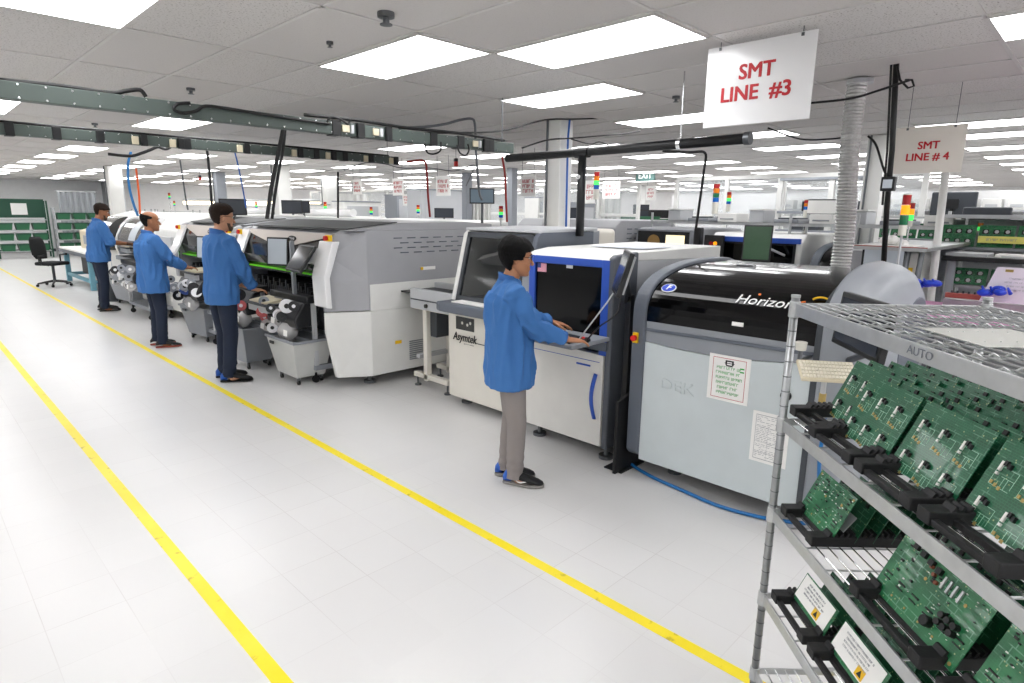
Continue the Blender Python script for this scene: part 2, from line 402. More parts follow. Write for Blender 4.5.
# ------------------------------------------------------------------ cable trays
def tray(name, y, x0, x1, z0, z1, w, label, outs):
    t = thing('cable_tray', label, 'cable tray', (x0, y, z0), group='overhead cable trays', world=True)
    b = MB().box(x0, x1, y-w, y, z0, z1)
    b.build('channel', 'tray_green', t, bevel=.004)
    b = MB()
    n = 0; x = x0+.2
    while x < x1:
        b.cyl((x, y-w-.004, z0+.012), (x, y-w, z0+.012), .006, 6).cyl((x, y-w-.004, z1-.012), (x, y-w, z1-.012), .006, 6); x += .12
    b.build('rivets', 'chrome', t)
    for xo in outs:
        c = MB().box(xo-.035, xo+.035, y-w-.012, y+.01, z0-.008, z1+.008).build('clamp_band', 'black_plastic', t, bevel=.003)
    for x in (x0+.4, x1-.12): MB().cyl((x, y-w/2, z1), (x, y-w/2, CZ+.01), .005, 6).build('hanger_rod', 'dark_steel', t)
    return t
tray('near', 4.3, -2.5, 4.28, 2.345, 2.435, .08, 'long grey green cable tray nearest the camera, running to the black pipe', (2.42, 2.62, 3.32, 3.62, 3.98))
for x, w in ((2.49, .06), (2.75, .05), (3.78, .06)):
    b = thing('outlet_box', 'beige outlet box with labels clamped on the near cable tray', 'outlet box', (x, 4.2, 2.35), group='outlet boxes on the near tray', world=True)
    MB().box(x-w/2, x+w/2, 4.20, 4.215, 2.365, 2.415).build('housing', 'cream_plastic', b, bevel=.004)
    MB().box(x+w/2+.01, x+w/2+.035, 4.195, 4.215, 2.36, 2.42).build('switch', 'light_grey', b, bevel=.003)
    MB().box(x+w/2+.06, x+w/2+.11, 4.18, 4.215, 2.33, 2.44).build('plug', 'black_plastic', b, bevel=.004)
tray('far', 7.4, -3, 5.1, 2.43, 2.53, .09, 'farther grey green cable tray ending above the worktops', (.9, 1.25, 1.6, 2.4, 3.9, 4.3))
for x in (1.9, 2.25, 2.95, 3.6, 4.05, 4.6, 5.0):
    b = thing('outlet_box', 'small outlet box clamped on the farther cable tray', 'outlet box', (x, 7.28, 2.43), group='outlet boxes on the far tray', world=True)
    MB().box(x-.03, x+.03, 7.285, 7.31, 2.43, 2.51).build('housing', 'cream_plastic', b, bevel=.004)
    MB().box(x+.05, x+.11, 7.275, 7.31, 2.42, 2.53).build('plug', 'black_plastic', b, bevel=.004)
for px, py, d in ((60, 175, 27), ):
    pass

# ------------------------------------------------------------------ cables and hoses
def cable(pts, r, m, label, cat='cable', group=None, name='hanging_cable', n=8):
    P = [Vector(p) for p in pts]; out = []
    for i in range(len(P)-1):      # Catmull-Rom
        p0, p1, p2, p3 = P[max(i-1, 0)], P[i], P[i+1], P[min(i+2, len(P)-1)]
        for s_ in range(6):
            t = s_/6; out.append(.5*((2*p1)+(p2-p0)*t+(2*p0-5*p1+4*p2-p3)*t*t+(3*p1-p0-3*p2+p3)*t**3))
    out.append(P[-1])
    o = MB().tube(out, r, n).build(name, m, smooth=True)
    return tag(o, label, cat, group)
def PX(lst, Y=None, X=None): return [(aty(a, b, Y) if X is None else atx(a, b, X)) for a, b in lst]
cable(PX([(0, 80), (60, 86), (110, 93), (126, 91), (140, 90), (146, 97)], Y=4.27), .012, 'cable_black', 'thick black cable lying along the near tray at the left edge')
cable(PX([(190, 103), (178, 104), (174, 109), (182, 113), (196, 111), (206, 106), (230, 109), (262, 114), (300, 120), (330, 124)], Y=4.2), .01, 'cable_black', 'black cable with a flat loop lying on the near tray')
cable(PX([(283, 130), (280, 145), (276, 165), (271, 190), (267, 219)], Y=4.6), .016, 'cable_black', 'thickest slanting black cable bundle hanging behind the large placement machine, left strand')
cable(PX([(285, 130), (283, 150), (279, 170), (275, 195), (272, 219)], Y=4.65), .012, 'cable_black', 'slanting black cable bundle behind the large placement machine, right strand')
cable(PX([(108, 154), (130, 156), (142, 153), (150, 150), (158, 147), (166, 149), (176, 144), (186, 145), (196, 141), (204, 139), (207, 150), (210, 180), (212, 208)], Y=8.3), .017, 'cable_black', 'twisted black cable running from the far tray and dropping by the bearded worker')
cable(PX([(131, 152), (128, 165), (129, 185), (133, 202), (138, 216)], Y=9.5), .016, 'hose_blue', 'blue hose hanging behind the far worker', 'hose', name='air_hose')
cable(PX([(136, 168), (139, 195), (140, 214)], Y=13), .018, 'cable_orange', 'thin orange cord hanging behind the far worker', 'cord')
cable(PX([(233, 145), (238, 165), (243, 190), (246, 208)], Y=9), .01, 'cable_blue', 'thin dark blue hose hanging right of the bearded worker', 'hose', name='air_hose')
cable(PX([(180, 160), (183, 180), (186, 200), (188, 210)], Y=12), .014, 'cable_grey', 'grey cable hanging between the two middle workers')
cable(PX([(338, 172), (338, 195), (338, 218)], Y=9), .017, 'cable_black', 'straight black cable dropping from the end of the far tray')
cable(PX([(407, 162), (424, 161), (427, 175), (428, 195), (430, 217)], Y=6.2), .014, 'cable_red', 'dark red cord hanging left of the small pole monitor', 'cord')
cable(PX([(502, 156), (505, 175), (506, 200), (507, 222)], Y=5.3), .013, 'cable_red', 'dark red cord hanging at the end of the black overhead pipe', 'cord')
cable(PX([(565, 108), (570, 112), (568, 140), (567, 180), (566, 228)], Y=4.6), .012, 'cable_blue', 'bright blue air hose hanging beside the white column', 'hose', name='air_hose')
cable(PX([(399, 128), (424, 127), (445, 124), (460, 120), (472, 119), (475, 126), (476, 150), (479, 190), (482, 200)], Y=4.9), .013, 'cable_grey', 'grey cable arching down to the small monitor on a pole')
cable(PX([(399, 132), (440, 133), (500, 131), (545, 120), (580, 119), (640, 116), (684, 106), (700, 108)], Y=4.35), .008, 'cable_black', 'thin black cable looping along the ceiling from the tray to the large sign')
cable(PX([(522, 148), (548, 140), (575, 138), (620, 134), (640, 131)], Y=4.3), .008, 'cable_black', 'thin black cable snaking above the black pipe')
cable(PX([(571, 139), (590, 144), (600, 142), (612, 147)], Y=4.2), .006, 'cable_black', 'short thin black cable touching the black pipe')
cable(PX([(425, 143), (427, 152), (433, 154), (440, 151), (441, 142)], Y=4.15), .007, 'cable_black', 'left cable loop hanging below the near tray end', group='small cable loops')
cable(PX([(457, 145), (460, 153), (466, 155), (469, 150), (468, 144)], Y=4.15), .007, 'cable_black', 'right cable loop hanging below the near tray end', group='small cable loops')
cable(PX([(327, 122), (331, 117), (340, 119), (348, 124), (350, 119)], Y=4.2), .008, 'cable_black', 'short black cable arching up from the near tray in the middle')
cable(PX([(344, 170), (365, 163), (385, 164), (402, 168), (430, 168), (455, 171), (474, 165), (471, 175), (466, 186)], Y=6.6), .006, 'cable_grey', 'thin wire sagging between the tray ends')
cable([(2.2, 4.27, 2.46), (2.6, 4.27, 2.47), (3.1, 4.27, 2.46), (3.6, 4.27, 2.47), (4.2, 4.27, 2.46)], .012, 'cable_black', 'black cable lying along the top of the near tray')
cable([(-2, 7.36, 2.54), (0, 7.36, 2.55), (1.5, 7.35, 2.545), (3, 7.36, 2.55), (5, 7.36, 2.54)], .012, 'cable_black', 'black cable lying along the top of the far tray')
cable(PX([(663, 151), (690, 152), (705, 153), (704, 170), (700, 200), (696, 228)], X=5.6), .013, 'cable_black', 'black cable dropping below the pipe behind the blue window machine')
cable(PX([(770, 108), (800, 104), (848, 99), (880, 90), (910, 80)], X=4.75), .008, 'cable_black', 'black cable crossing the ceiling behind the duct')
cable(PX([(768, 128), (800, 139), (830, 139), (846, 137)], X=5.6), .007, 'cable_black', 'thin black cable between the large sign and the duct')
cable(PX([(868, 136), (876, 145), (884, 170), (890, 180)], X=6.2), .01, 'cable_black', 'thin slanted black cable right of the duct')
# black overhead pipe with a drop
t = thing('overhead_pipe', 'long black overhead pipe with a capped end and a vertical drop', 'pipe', (4.25, 3, 2.3), world=True)
MB().cyl((4.25, 4.28, 2.30), (4.25, 1.93, 2.315), .036, 20).build('pipe', 'black_plastic', t, smooth=True)
MB().cyl((4.25, 1.95, 2.315), (4.25, 1.91, 2.315), .044, 20).build('end_cap', 'dark_steel', t)
MB().cyl((4.25, 3.37, 2.3), (4.25, 3.37, 1.60), .036, 16).build('drop_pipe', 'black_plastic', t, smooth=True)
MB().cyl((4.25, 3.30, 2.302), (4.25, 3.44, 2.302), .044, 16).build('tee_joint', 'black_plastic', t)
MB().cyl((4.25, 3.415, 2.1), (4.2, 3.37, 2.1), .02, 10).build('valve', 'chrome', t)
MB().cyl((4.25, 2.45, 2.30), (4.25, 2.45, 2.82), .006, 8).cyl((4.25, 2.435, 2.312), (4.25, 2.465, 2.312), .042, 16).build('hanger', 'chrome', t)
# ------------------------------------------------------------------ hanging signs
def sign(name, x, y0, y1, z0, z1, lines, label, m, tcol, size, zt, wires=True, th=.006):
    t = thing(name, label, 'sign', (x, (y0+y1)/2, z0), world=True)
    MB().box(x, x+th, y0, y1, z0, z1).build('panel', m, t)
    for i, (s_, z, dy, sz) in enumerate(lines): text(s_, 'lettering', tcol, t, (x, (y0+y1)/2+dy, z), (0, -1, 0), (0, 0, 1), sz, bold=sz*.028)
    if wires:
        for y in (y0+.08, y1-.08):
            MB().box(x-.004, x+.01, y-.008, y+.008, z1-.022, z1-.004).build('clip', 'dark_steel', t)
            MB().cyl((x+.003, y, z1-.01), (x+.003, y, CZ+.01), .0025, 6).build('hook', 'dark_steel', t)
    return t
sign('hanging_sign', 3.73, 1.35, 1.995, 2.335, 2.80, [('SMT', 2.632, .005, .118), ('LINE  #3', 2.512, .005, .118)], 'large glossy white hanging sign reading SMT LINE #3 in red', 'paper_plastic', 'text_red', .13, 0)
sign('hanging_sign', 6.0, .975, 1.46, 2.15, 2.515, [('SMT', 2.365, 0, .082), ('LINE # 4', 2.275, 0, .082)], 'smaller cream hanging sign reading SMT LINE # 4 in red', mat('sign_cream', 'DAD4CB', .5), 'text_red', .08, 0)
def farsign(px, py, d, w, h, label, body='REFLOW OVEN\nLINE', m='paper'):
    r = ray(px, py); r *= d/math.hypot(r.x, r.y); p = CP+r
    t = thing('hanging_sign', label, 'sign', (p.x, p.y, p.z-h/2), world=True)
    n = Vector((-1, 0, 0)); u = Vector((0, -1, 0)); o = Vector((p.x, p.y, p.z))
    MB().frame(o, u, (0, 0, 1), (1, 0, 0), -w/2, w/2, -h/2, h/2, 0, .01).build('panel', m, t)
    scribble('lettering', 'text_red', t, o-Vector((.001, 0, 0)), Vector((0, -1, 0)), Vector((0, 0, 1)), w*.8, 3, h*.17, h*.24, px, th=.003)
    for s_ in (-1, 1): MB().cyl((p.x, p.y+s_*w*.4, p.z+h/2), (p.x, p.y+s_*w*.4, CZ+.01), .004, 5).build('hook', 'dark_steel', t)
farsign(357, 187, 15, .38, .34, 'small white sign with red lettering, leftmost of the far hanging row')
farsign(398, 187, 13, .38, .34, 'small white sign with red lettering, second from left of the far hanging row')
farsign(443, 186, 12, .42, .36, 'small white sign with red lettering beside the red hanging cord')
farsign(528, 186, 10.5, .34, .33, 'small white sign with red lettering right of the small pole monitor')
farsign(651, 193, 19, .34, .42, 'far small white sign with red lettering in front of the back wall')
farsign(590, 192, 14, .3, .5, 'small white sign with red lettering behind the tall signal tower')
farsign(611, 190, 15, .5, .4, 'small white sign with red lettering right of the tall signal tower')
farsign(408, 200, 17, .5, .3, 'faint white sign low behind the second row of machines')
# emergency exit style green sign and dark hanging speaker box
p = atx(645, 176, 14); t = thing('exit_sign', 'small green and white lit exit sign hanging far in the middle', 'exit sign', (p.x, p.y, p.z-.12), world=True)
MB().box(p.x, p.x+.06, p.y-.28, p.y+.28, p.z-.13, p.z+.13).build('housing', mat('exit_green', '4E6E6A', .4), t, bevel=.01)
text('EXIT', 'lettering', 'text_white', t, (p.x, p.y, p.z), (0, -1, 0), (0, 0, 1), .2, bold=.003)
MB().cyl((p.x+.03, p.y, p.z+.13), (p.x+.03, p.y, CZ), .01, 6).build('rod', 'dark_steel', t)
for (px, py, X, m1, lb) in ((456, 163, 6.5, 'red', 'small red hanging beacon below the tray end'), (200, 178, 6, 'red', 'tiny dark red beacon hanging left of the bearded worker'), (70, 172, 4.6, 'rack_green', 'small dark green device hanging at the far left')):
    p = atx(px, py, X); t = thing('ceiling_beacon', lb, 'beacon', (p.x, p.y, p.z-.05), world=True)
    MB().cyl((p.x, p.y, p.z-.05), (p.x, p.y, p.z+.02), .035, 12).build('lens', m1, t); MB().cyl((p.x, p.y, p.z+.02), (p.x, p.y, p.z+.07), .037, 12).build('cap', 'black_plastic', t)
    MB().cyl((p.x, p.y, p.z+.07), (p.x, p.y, CZ), .005, 6).build('wire', 'cable_grey', t)
# ------------------------------------------------------------------ stencil printer (right of line)
def arch(xf, xt, xb, xe, z0, zt, ze, n=22, off=0.):
    """side outline: front wall at xf rising from z0, curve to the top at xt, flat to xb, curve down to xe"""
    pts = []
    for i in range(n+1):
        a = PI/2*i/n; pts.append((xt-(xt-xf-off)*math.cos(a)**.9, z0+(zt-z0-off)*math.sin(a)**.66))
    for i in range(n+1):
        a = PI/2*i/n; pts.append((xb+(xe-xb-off)*math.sin(a)**.95, ze+(zt-ze-off)*math.cos(a)**.9))
    return pts
def printer(name, label, XF, YA, YB, txt=True):
    """front plane XF, left end YA, right end YB (YA > YB)"""
    t = thing(name, label, 'machine', (XF+.8, (YA+YB)/2, 0), world=True)
    xf, xe = XF, XF+1.75
    MB().box(xf+.12, xe-.1, YB+.12, YA-.06, .12, 1.0).build('chassis', 'dark_grey', t)
    # door panel with an arched lower edge of the grey band
    n = 12; ya, yb = YA-.1, YB+.23
    top = [(ya+(yb-ya)*i/n, .965+.04*i/n-.035*math.sin(PI*i/n)) for i in range(n+1)]
    MB().prism([(ya, .13)]+top+[(yb, .13)], 'x', xf, xf+.03).build('door', 'panel_blue_white', t, bevel=.004)
    MB().prism([(ya, 1.105)]+[(y, z+.004) for y, z in top]+[(yb, 1.105)], 'x', xf+.004, xf+.04).build('upper_band', 'mid_grey', t, bevel=.003)
    MB().prism([(ya, 1.06)]+[(ya, 1.04), (yb, 1.05), (yb, 1.07)], 'x', xf-.008, xf+.01).build('band_ridge', 'slate', t, bevel=.003)
    # curved cover
    prof = arch(xf+.004, xf+.85, xf+1.05, xe-.25, 1.105, 1.46, 1.05)
    MB().prism(prof+[(xe-.25, 1.0), (xf+.3, 1.0)], 'y', yb, ya).build('cover', 'gloss_black', t, smooth=False)
    MB().box(xf+.62, xf+.66, ya-.42, ya-.30, 1.44, 1.47).build('hinge', 'chrome', t, bevel=.003)
    # end rims and cheeks
    rim = [(xf-.012, .18), (xf-.012, 1.12)]+arch(xf-.012, xf+.85, xf+1.05, xe-.1, 1.12, 1.478, .9)[1:]+[(xe-.1, .13), (xf+.1, .13), (xf+.02, .15)]
    MB().prism(rim, 'y', ya, YA).build('side_frame', 'slate', t, bevel=.012)
    MB().prism(rim, 'y', yb-.035, yb).build('side_frame', 'dark_grey', t, bevel=.006)
    # right cheek, rounded to the outside
    rim = [(xf-.012, .18), (xf-.012, 1.12)]+arch(xf-.012, xf+.75, xf+.85, xe-.1, 1.12, 1.53, .9)[1:]+[(xe-.1, .13), (xf+.1, .13), (xf+.02, .15)]
    rings = []
    c = Vector((xf+.85, 0, .75))
    for (y, s_) in ((yb-.035, 1.0), (YB+.18, .995), (YB+.1, .975), (YB+.04, .93), (YB, .84)):
        rings.append([Vector((c.x+(p[0]-c.x)*s_, y, c.z+(p[1]-c.z)*s_)) for p in rim])
    MB().loft(rings).build('end_cheek', 'mid_grey', t, smooth=True)
    ch = [Vector((xf+1.15+.36*math.cos(a), YB-.004, 1.0+.3*math.sin(a))) for a in [PI*2*i/32 for i in range(32)]]
    ch2 = [Vector((p.x, YB+.02, p.z)) for p in ch]
    MB().loft([ch2, ch]).build('round_hatch', 'slate', t, bevel=.01)
    for (x, y) in ((xf+.25, YA-.25), (xf+.25, YB+.3), (xe-.35, YA-.25), (xe-.35, YB+.3)):
        MB().cyl((x, y, 0), (x, y, .025), .05, 16).cyl((x, y, .02), (x, y, .13), .018, 10).build('levelling_foot', 'dark_steel', t)
    MB().prism([(ya+.02, .55), (ya-.0, .55)][:0]+[(YA-.055, .95), (YA-.02, .95), (YA-.02, 1.02), (YA-.055, 1.02)], 'x', xf-.03, xf-.012).build('stop_plate', 'yellow', t)
    MB().cyl((xf-.055, YA-.037, .985), (xf-.03, YA-.037, .985), .02, 14).build('stop_button', 'red', t)
    if not txt: return t
    # emblem sticker and lettering on the curved cover
    def cov(zf):   # point and tangent on the cover front
        best = min(range(len(prof)//2), key=lambda i: abs(prof[i][1]-zf)); i = max(1, best)
        a, b = prof[i-1], prof[i+1]; v = Vector((b[0]-a[0], 0, b[1]-a[1])).normalized(); return Vector((prof[i][0], 0, prof[i][1])), v
    p, v = cov(1.33); u = Vector((0, -1, 0)); w = u.cross(v)
    o = Vector((p.x, ya-.095, p.z)) + w*.003
    MB().tube([o-w*.004, o+w*.001], [(.052, .04)]*2, 28, up=u).build('round_emblem', 'text_white', t)
    e = MB().tube([o, o+w*.0025], [(.046, .034)]*2, 28, up=u).build('round_emblem', mat('emblem_blue', '1B46C8', .3, var=0), t); e['label'] = 'blue disc of the emblem'
    text('F', 'emblem_letter', 'text_white', t, o+w*.003, u, v, .06, bold=.002, shear=.2)
    p, v = cov(1.31); o2 = Vector((p.x, ya-.52, p.z)); w = u.cross(v)
    for i in range(1): pass
    p, v = cov(1.30); w = u.cross(v); o2 = Vector((p.x, 0, p.z)) + w*.004
    text('Horizon', 'lettering', 'text_white', t, Vector((o2.x, ya-.735, o2.z)), u, v, .10, bold=0, shear=.18, sx=1.)
    MB().tube([o2+Vector((0, ya-.69, 0))+v*.052+w*.0, o2+Vector((0, ya-.69, 0))+v*.052+w*.003], .008, 12).build('letter_dot', 'text_orange', t)
    b = MB(); q = []
    for i in range(20):
        a = .55*PI+1.45*PI*i/19; q.append(o2+Vector((0, ya-.965, 0))+u*(.055*math.cos(a))+v*(-.02+.052*math.sin(a))+w*.002)
    b.tube(q, .005, 6).build('ring_mark', 'text_orange', t)
    q = [o2+Vector((0, ya-1.03, 0))+u*(.045*math.cos(.9*PI-1.5*PI*i/15))+v*(.045+.03*math.sin(.9*PI-1.5*PI*i/15))+w*.002 for i in range(16)]
    MB().tube(q, .006, 6).build('ring_mark', 'esd_yellow', t)
    p, v = cov(1.15); w = u.cross(v); o = Vector((p.x, ya-.62, p.z))+w*.003
    MB().frame(o, u, v, w, -.035, .035, -.012, .012, -.002, .002).build('rating_label', 'paper', t)
    text('DEK', 'embossed_lettering', 'panel_blue_white', t, (xf-.001, ya-.25, .70), (0, -1, 0), (0, 0, 1), .105, bold=.002, ext=.002, sx=1.25)
    # lock and round stop on the door
    MB().cyl((xf-.012, yb+.12, .80), (xf, yb+.12, .80), .03, 20).build('lock_bezel', 'black_plastic', t)
    MB().cyl((xf-.022, yb+.12, .80), (xf-.012, yb+.12, .80), .014, 16).build('lock_knob', 'esd_yellow', t)
    return t
DK = printer('stencil_printer', 'large grey printing machine with glossy black arched cover behind the wire rack', 3.45, 2.25, .86)
# notices taped on its door (each a sheet of its own)
def notice(x, y0, y1, z0, z1, label, kind):
    t = thing('paper_notice', label, 'notice', (x, (y0+y1)/2, z0), world=True)
    MB().box(x-.002, x, y0, y1, z0, z1).build('sheet', 'paper', t)
    u, v = Vector((0, -1, 0)), Vector((0, 0, 1)); b = MB(); w_, h_ = (y1-y0), (z1-z0); o = Vector((x-.0025, (y0+y1)/2, (z0+z1)/2))
    def bar(a0, a1, c0, c1, B=b): B.frame(o, u, v, (-1, 0, 0), a0*w_, a1*w_, c0*h_, c1*h_, 0, .0006)
    for q in ((-.4, .4, .43, .44), (-.4, .4, -.44, -.43), (-.4, -.39, -.44, .44), (.39, .4, -.44, .44)): bar(*q)
    if kind == 'red':
        b.build('border', 'text_red', t)
        scribble('lettering', 'text_green', t, o-Vector((.0008, 0, .012)), u, v, w_*.66, 6, .017, .031, 5)
        b = MB(); 
        for q in ((.26, .36, .25, .28), (.26, .36, .18, .21)): bar(*q, B=b)
        b.build('green_mark', 'text_green', t)
        b = MB()
        for q in ((-.1, .1, .37, .40), (-.1, -.06, .3, .37), (.06, .1, .3, .37), (-.08, .08, .27, .30), (-.12, .12, .33, .345)): bar(*q, B=b)
        b.build('hazard_mark', 'text_black', t)
    else:
        rnd = random.Random(3)
        for k_ in range(24):
            z = .40-.034*k_; a = -.37
            while a < .33:
                l_ = rnd.uniform(.03, .14)
                if rnd.random() < .75: bar(a, min(a+l_, .37), z-.004, z+.004)
                a += l_+.03
        for q in ((-.4, .4, .2, .204), (-.4, .4, -.1, -.096), (-.4, .4, -.3, -.296), (-.05, -.046, -.44, .2)): bar(*q)
        b.build('printed_lines', mat('print_grey', '9A9CA0', .6), t)
notice(3.449, 1.425, 1.685, .685, .97, 'paper notice with red border and green text taped on the printing machine door', 'red')
notice(3.449, 1.17, 1.385, .365, .675, 'paper sheet of fine print taped low on the printing machine door behind the rack post', 'grey')
# monitor and keyboard tray on the printer's right end
t = thing('monitor', 'dark monitor on an arm at the right end of the printing machine, behind the rack', 'monitor', (3.3, 1.0, 1.1), world=True)
TL_ = atx(843, 291, 3.3); u = Vector((math.cos(math.radians(-141)), math.sin(math.radians(-141)), 0)); v = Vector((.10, -.06, .98)).normalized(); v = (v-u*v.dot(u)).normalized(); w = u.cross(v); o = TL_+u*.24-v*.13
MB().frame(o, u, v, w, -.24, .24, -.13, .13, -.035, 0).build('bezel', 'black_plastic', t, bevel=.006)
MB().frame(o, u, v, w, -.215, .215, -.105, .105, 0, .002).build('screen', mat('lcd_off', '3A3E46', .15, var=.1), t)
MB().tube([o-w*.03, o-w*.12+v*-.1, Vector((3.6, 1.0, 1.0))], .018, 8).build('arm', 'dark_grey', t)
t = thing('keyboard_tray', 'cream keyboard on a small tilted tray between the printing machine and rack', 'keyboard', (3.05, 1.0, .9), world=True)
o = atx(826, 371, 3.0); u = Vector((.55, -.83, 0)).normalized(); v = Vector((.80, .53, .5)).normalized(); v = (v-u*v.dot(u)).normalized(); w = u.cross(v)
MB().frame(o, u, v, w, -.12, .13, -.07, .07, -.012, .006).build('case', 'cream_plastic', t, bevel=.006)
b = MB()
for i in range(15):
    for j_ in range(5): b.frame(o, u, v, w, -.112+.0158*i, -.1+.0158*i, -.058+.024*j_, -.04+.024*j_, .006, .011)
b.build('keys', mat('key_cream', 'EBE5D4', .5), t)
p = o-w*.012
MB().tube([p, p-Vector((0, 0, .12))], .012, 8).build('stem', 'light_grey', t); MB().tube([p-Vector((0, 0, .1)), p-Vector((0, 0, .2))], .016, 10).build('brass_fitting', 'gold', t)
MB().tube([p-Vector((0, 0, .19)), p-Vector((-.1, -.02, .25)), p+Vector((.5, 0, -.25))], .012, 8).build('arm', 'dark_steel', t)
o = atx(800.5, 352, 3.3)
t = thing('lamp_cup', 'small white cup shaped beacon on the corner of the printing machine behind the rack post', 'beacon', o, world=True)
MB().cyl(o+Vector((0, 0, .01)), o+Vector((0, 0, .055)), .026, 16, .03).build('lens', 'lamp_white', t, bevel=.003); MB().cyl(o-Vector((0, 0, .06)), o+Vector((0, 0, .01)), .012, 10).build('stem', 'dark_steel', t)
MB().tube([o-Vector((0, 0, .05)), o+Vector((.16, 0, -.05))], .01, 8).build('bracket', 'dark_steel', t)
# exhaust duct
t = thing('exhaust_duct', 'corrugated translucent silver exhaust duct dropping from the ceiling behind the printing machine', 'duct', (5.38, 1.62, 1.1), world=True)
rings = []; N = 130
for i in range(N+1):
    z = 1.15+(CZ-.02-1.15)*i/N; low = z < 2.0
    r_ = (.072 if low else .07)+(.006 if low else .003)*(1 if i % 2 else -1)
    dx = .012*math.sin(z*5)*(z < 2.4)
    rings.append([Vector((5.38+dx+r_*math.cos(2*PI*j_/20), 1.60+.02*math.sin(z*3)+r_*math.sin(2*PI*j_/20), z)) for j_ in range(20)])
MB().loft(rings).build('flexible_hose', 'duct_foil', t, smooth=False)
MB().cyl((5.38, 1.6, CZ-.03), (5.38, 1.6, CZ), .092, 24).build('ceiling_collar', 'light_grey', t)
MB().cyl((5.38, 1.6, 1.0), (5.38, 1.6, 1.16), .085, 20).build('lower_collar', 'chrome', t)
MB().box(5.15, 5.6, 1.4, 1.85, .1, 1.02).build('exhaust_box', 'mid_grey', t, bevel=.01)
# blue air line on the floor under the machines
cable([(3.9, 2.5, .02), (3.62, 2.35, .015), (3.5, 2.1, .015), (3.45, 1.8, .015), (3.42, 1.5, .015), (3.5, 1.2, .015), (3.7, .9, .02)], .012, 'hose_blue', 'blue air hose lying on the floor in front of the printing machine', 'hose', name='air_hose')
o1 = atx(822, 440, 3.2)
cable([o1+Vector((0, 0, .12)), o1, o1-Vector((0, 0, .12)), o1-Vector((-.1, 0, .4)), (3.4, .9, .05)], .01, 'hose_blue', 'blue hose hanging behind the rack below the keyboard tray', 'hose', name='air_hose')
# dark splash plate between the machines
t = thing('floor_plate', 'black angled floor standing plate between the blue window machine and printing machine', 'plate', (3.54, 2.3, 0), world=True)
MB().prism([(3.36, .0), (3.72, .0), (3.72, .62), (3.36, .53)], 'y', 2.275, 2.30).build('upright', 'esd_black', t, bevel=.003)
MB().box(3.4, 3.7, 2.25, 2.40, 0, .01).build('foot', 'esd_black', t)

# ------------------------------------------------------------------ inspection machine with blue window
t = thing('inspection_machine', 'white inspection machine with blue framed dark window in front of the nearest worker', 'machine', (4.1, 2.85, 0), world=True)
xf, ya, yb, zt = 3.47, 3.32, 2.47, 1.485
MB().box(xf+.1, 5.0, yb+.04, ya-.02, .16, 1.46).build('chassis', 'dark_grey', t)
MB().prism([(ya, .11), (ya, .84), (yb+.03, .80), (yb+.03, .11)], 'x', xf, xf+.06).build('lower_door', mat('warm_white', 'DDDBD6', .4), t, bevel=.006)
yw = ya-.08; b = MB(); b.box(xf, xf+.08, yb, yb+.075, .80, zt); b.box(xf, xf+.08, yw-.06, yw, .84, zt); b.box(xf, xf+.08, yb+.07, yw-.06, zt-.06, zt); b.box(xf, xf+.08, yb+.07, yw-.06, .84, .90)
MB().box(xf+.005, xf+.09, yw, ya, .84, zt).build('side_column', 'mid_grey', t, bevel=.006)
b.build('window_frame', 'blue_paint', t, bevel=.006)
MB().box(xf+.02, xf+.035, yb+.075, ya-.14, .9, zt-.06).build('window', 'dark_glass', t)
MB().box(xf+.018, xf+.02, ya-.50, ya-.44, zt-.085, zt-.06).build('latch', 'paper', t)
b = MB().box(xf+.016, xf+.0195, 3.075, 3.165, 1.355, 1.42); fl = b.build('flag_sticker', mat('flag_pink', 'D89AA8', .5, var=.3, scale=120), t)
MB().box(xf+.014, xf+.018, 3.13, 3.165, 1.385, 1.42).build('flag_corner', mat('flag_blue', '34407A', .5), t)
# handle, a curved blue blade at the door's right edge
q = [Vector((xf-.012-.03*math.sin(PI*i/12), yb+.08+.012*math.sin(PI*i/12), .32+.34*i/12)) for i in range(13)]
MB().tube(q, [(.018, .008)]*13, 8, up=(0, 1, 0)).build('handle', 'blue_paint', t, smooth=True)
MB().box(xf-.002, xf, yb+.14, yb+.27, .70, .714).build('name_plate', 'blue_paint', t)
MB().box(xf-.002, xf, yb+.06, ya-.05, .745, .749).build('panel_gap', 'blue_paint', t)
# grey corner column and side
MB().prism([(xf+.0, .10), (xf+.0, zt+.01), (xf+.04, zt+.03), (xf+.3, zt+.045), (xf+.3, .10)], 'y', yb-.03, yb+.02).build('corner_column', mat('column_grey', '54585F', .45), t, bevel=.012)
MB().box(xf+.3, 5.05, yb-.015, yb+.04, .12, zt+.04).build('side_panel', 'light_grey', t, bevel=.006)
MB().prism([(xf, zt), (xf+.3, zt+.04), (5.05, zt+.05), (5.05, zt-.05), (xf, zt-.01)], 'y', yb-.02, ya).build('roof', 'white_paint', t, bevel=.006)
MB().box(xf+.55, xf+.95, yb+.1, yb+.6, zt+.05, zt+.053).build('roof_reflection', mat('reflection_blue', 'D2D6E2', .4), t)  # soft bluish reflection on the roof, painted as a thin pale patch
for (x, y) in ((3.56, 3.17), (3.56, 2.5), (4.8, 3.17), (4.8, 2.5)):
    MB().cyl((x, y, 0), (x, y, .025), .055, 18).cyl((x, y, .02), (x, y, .16), .018, 10).build('levelling_foot', 'dark_steel', t)
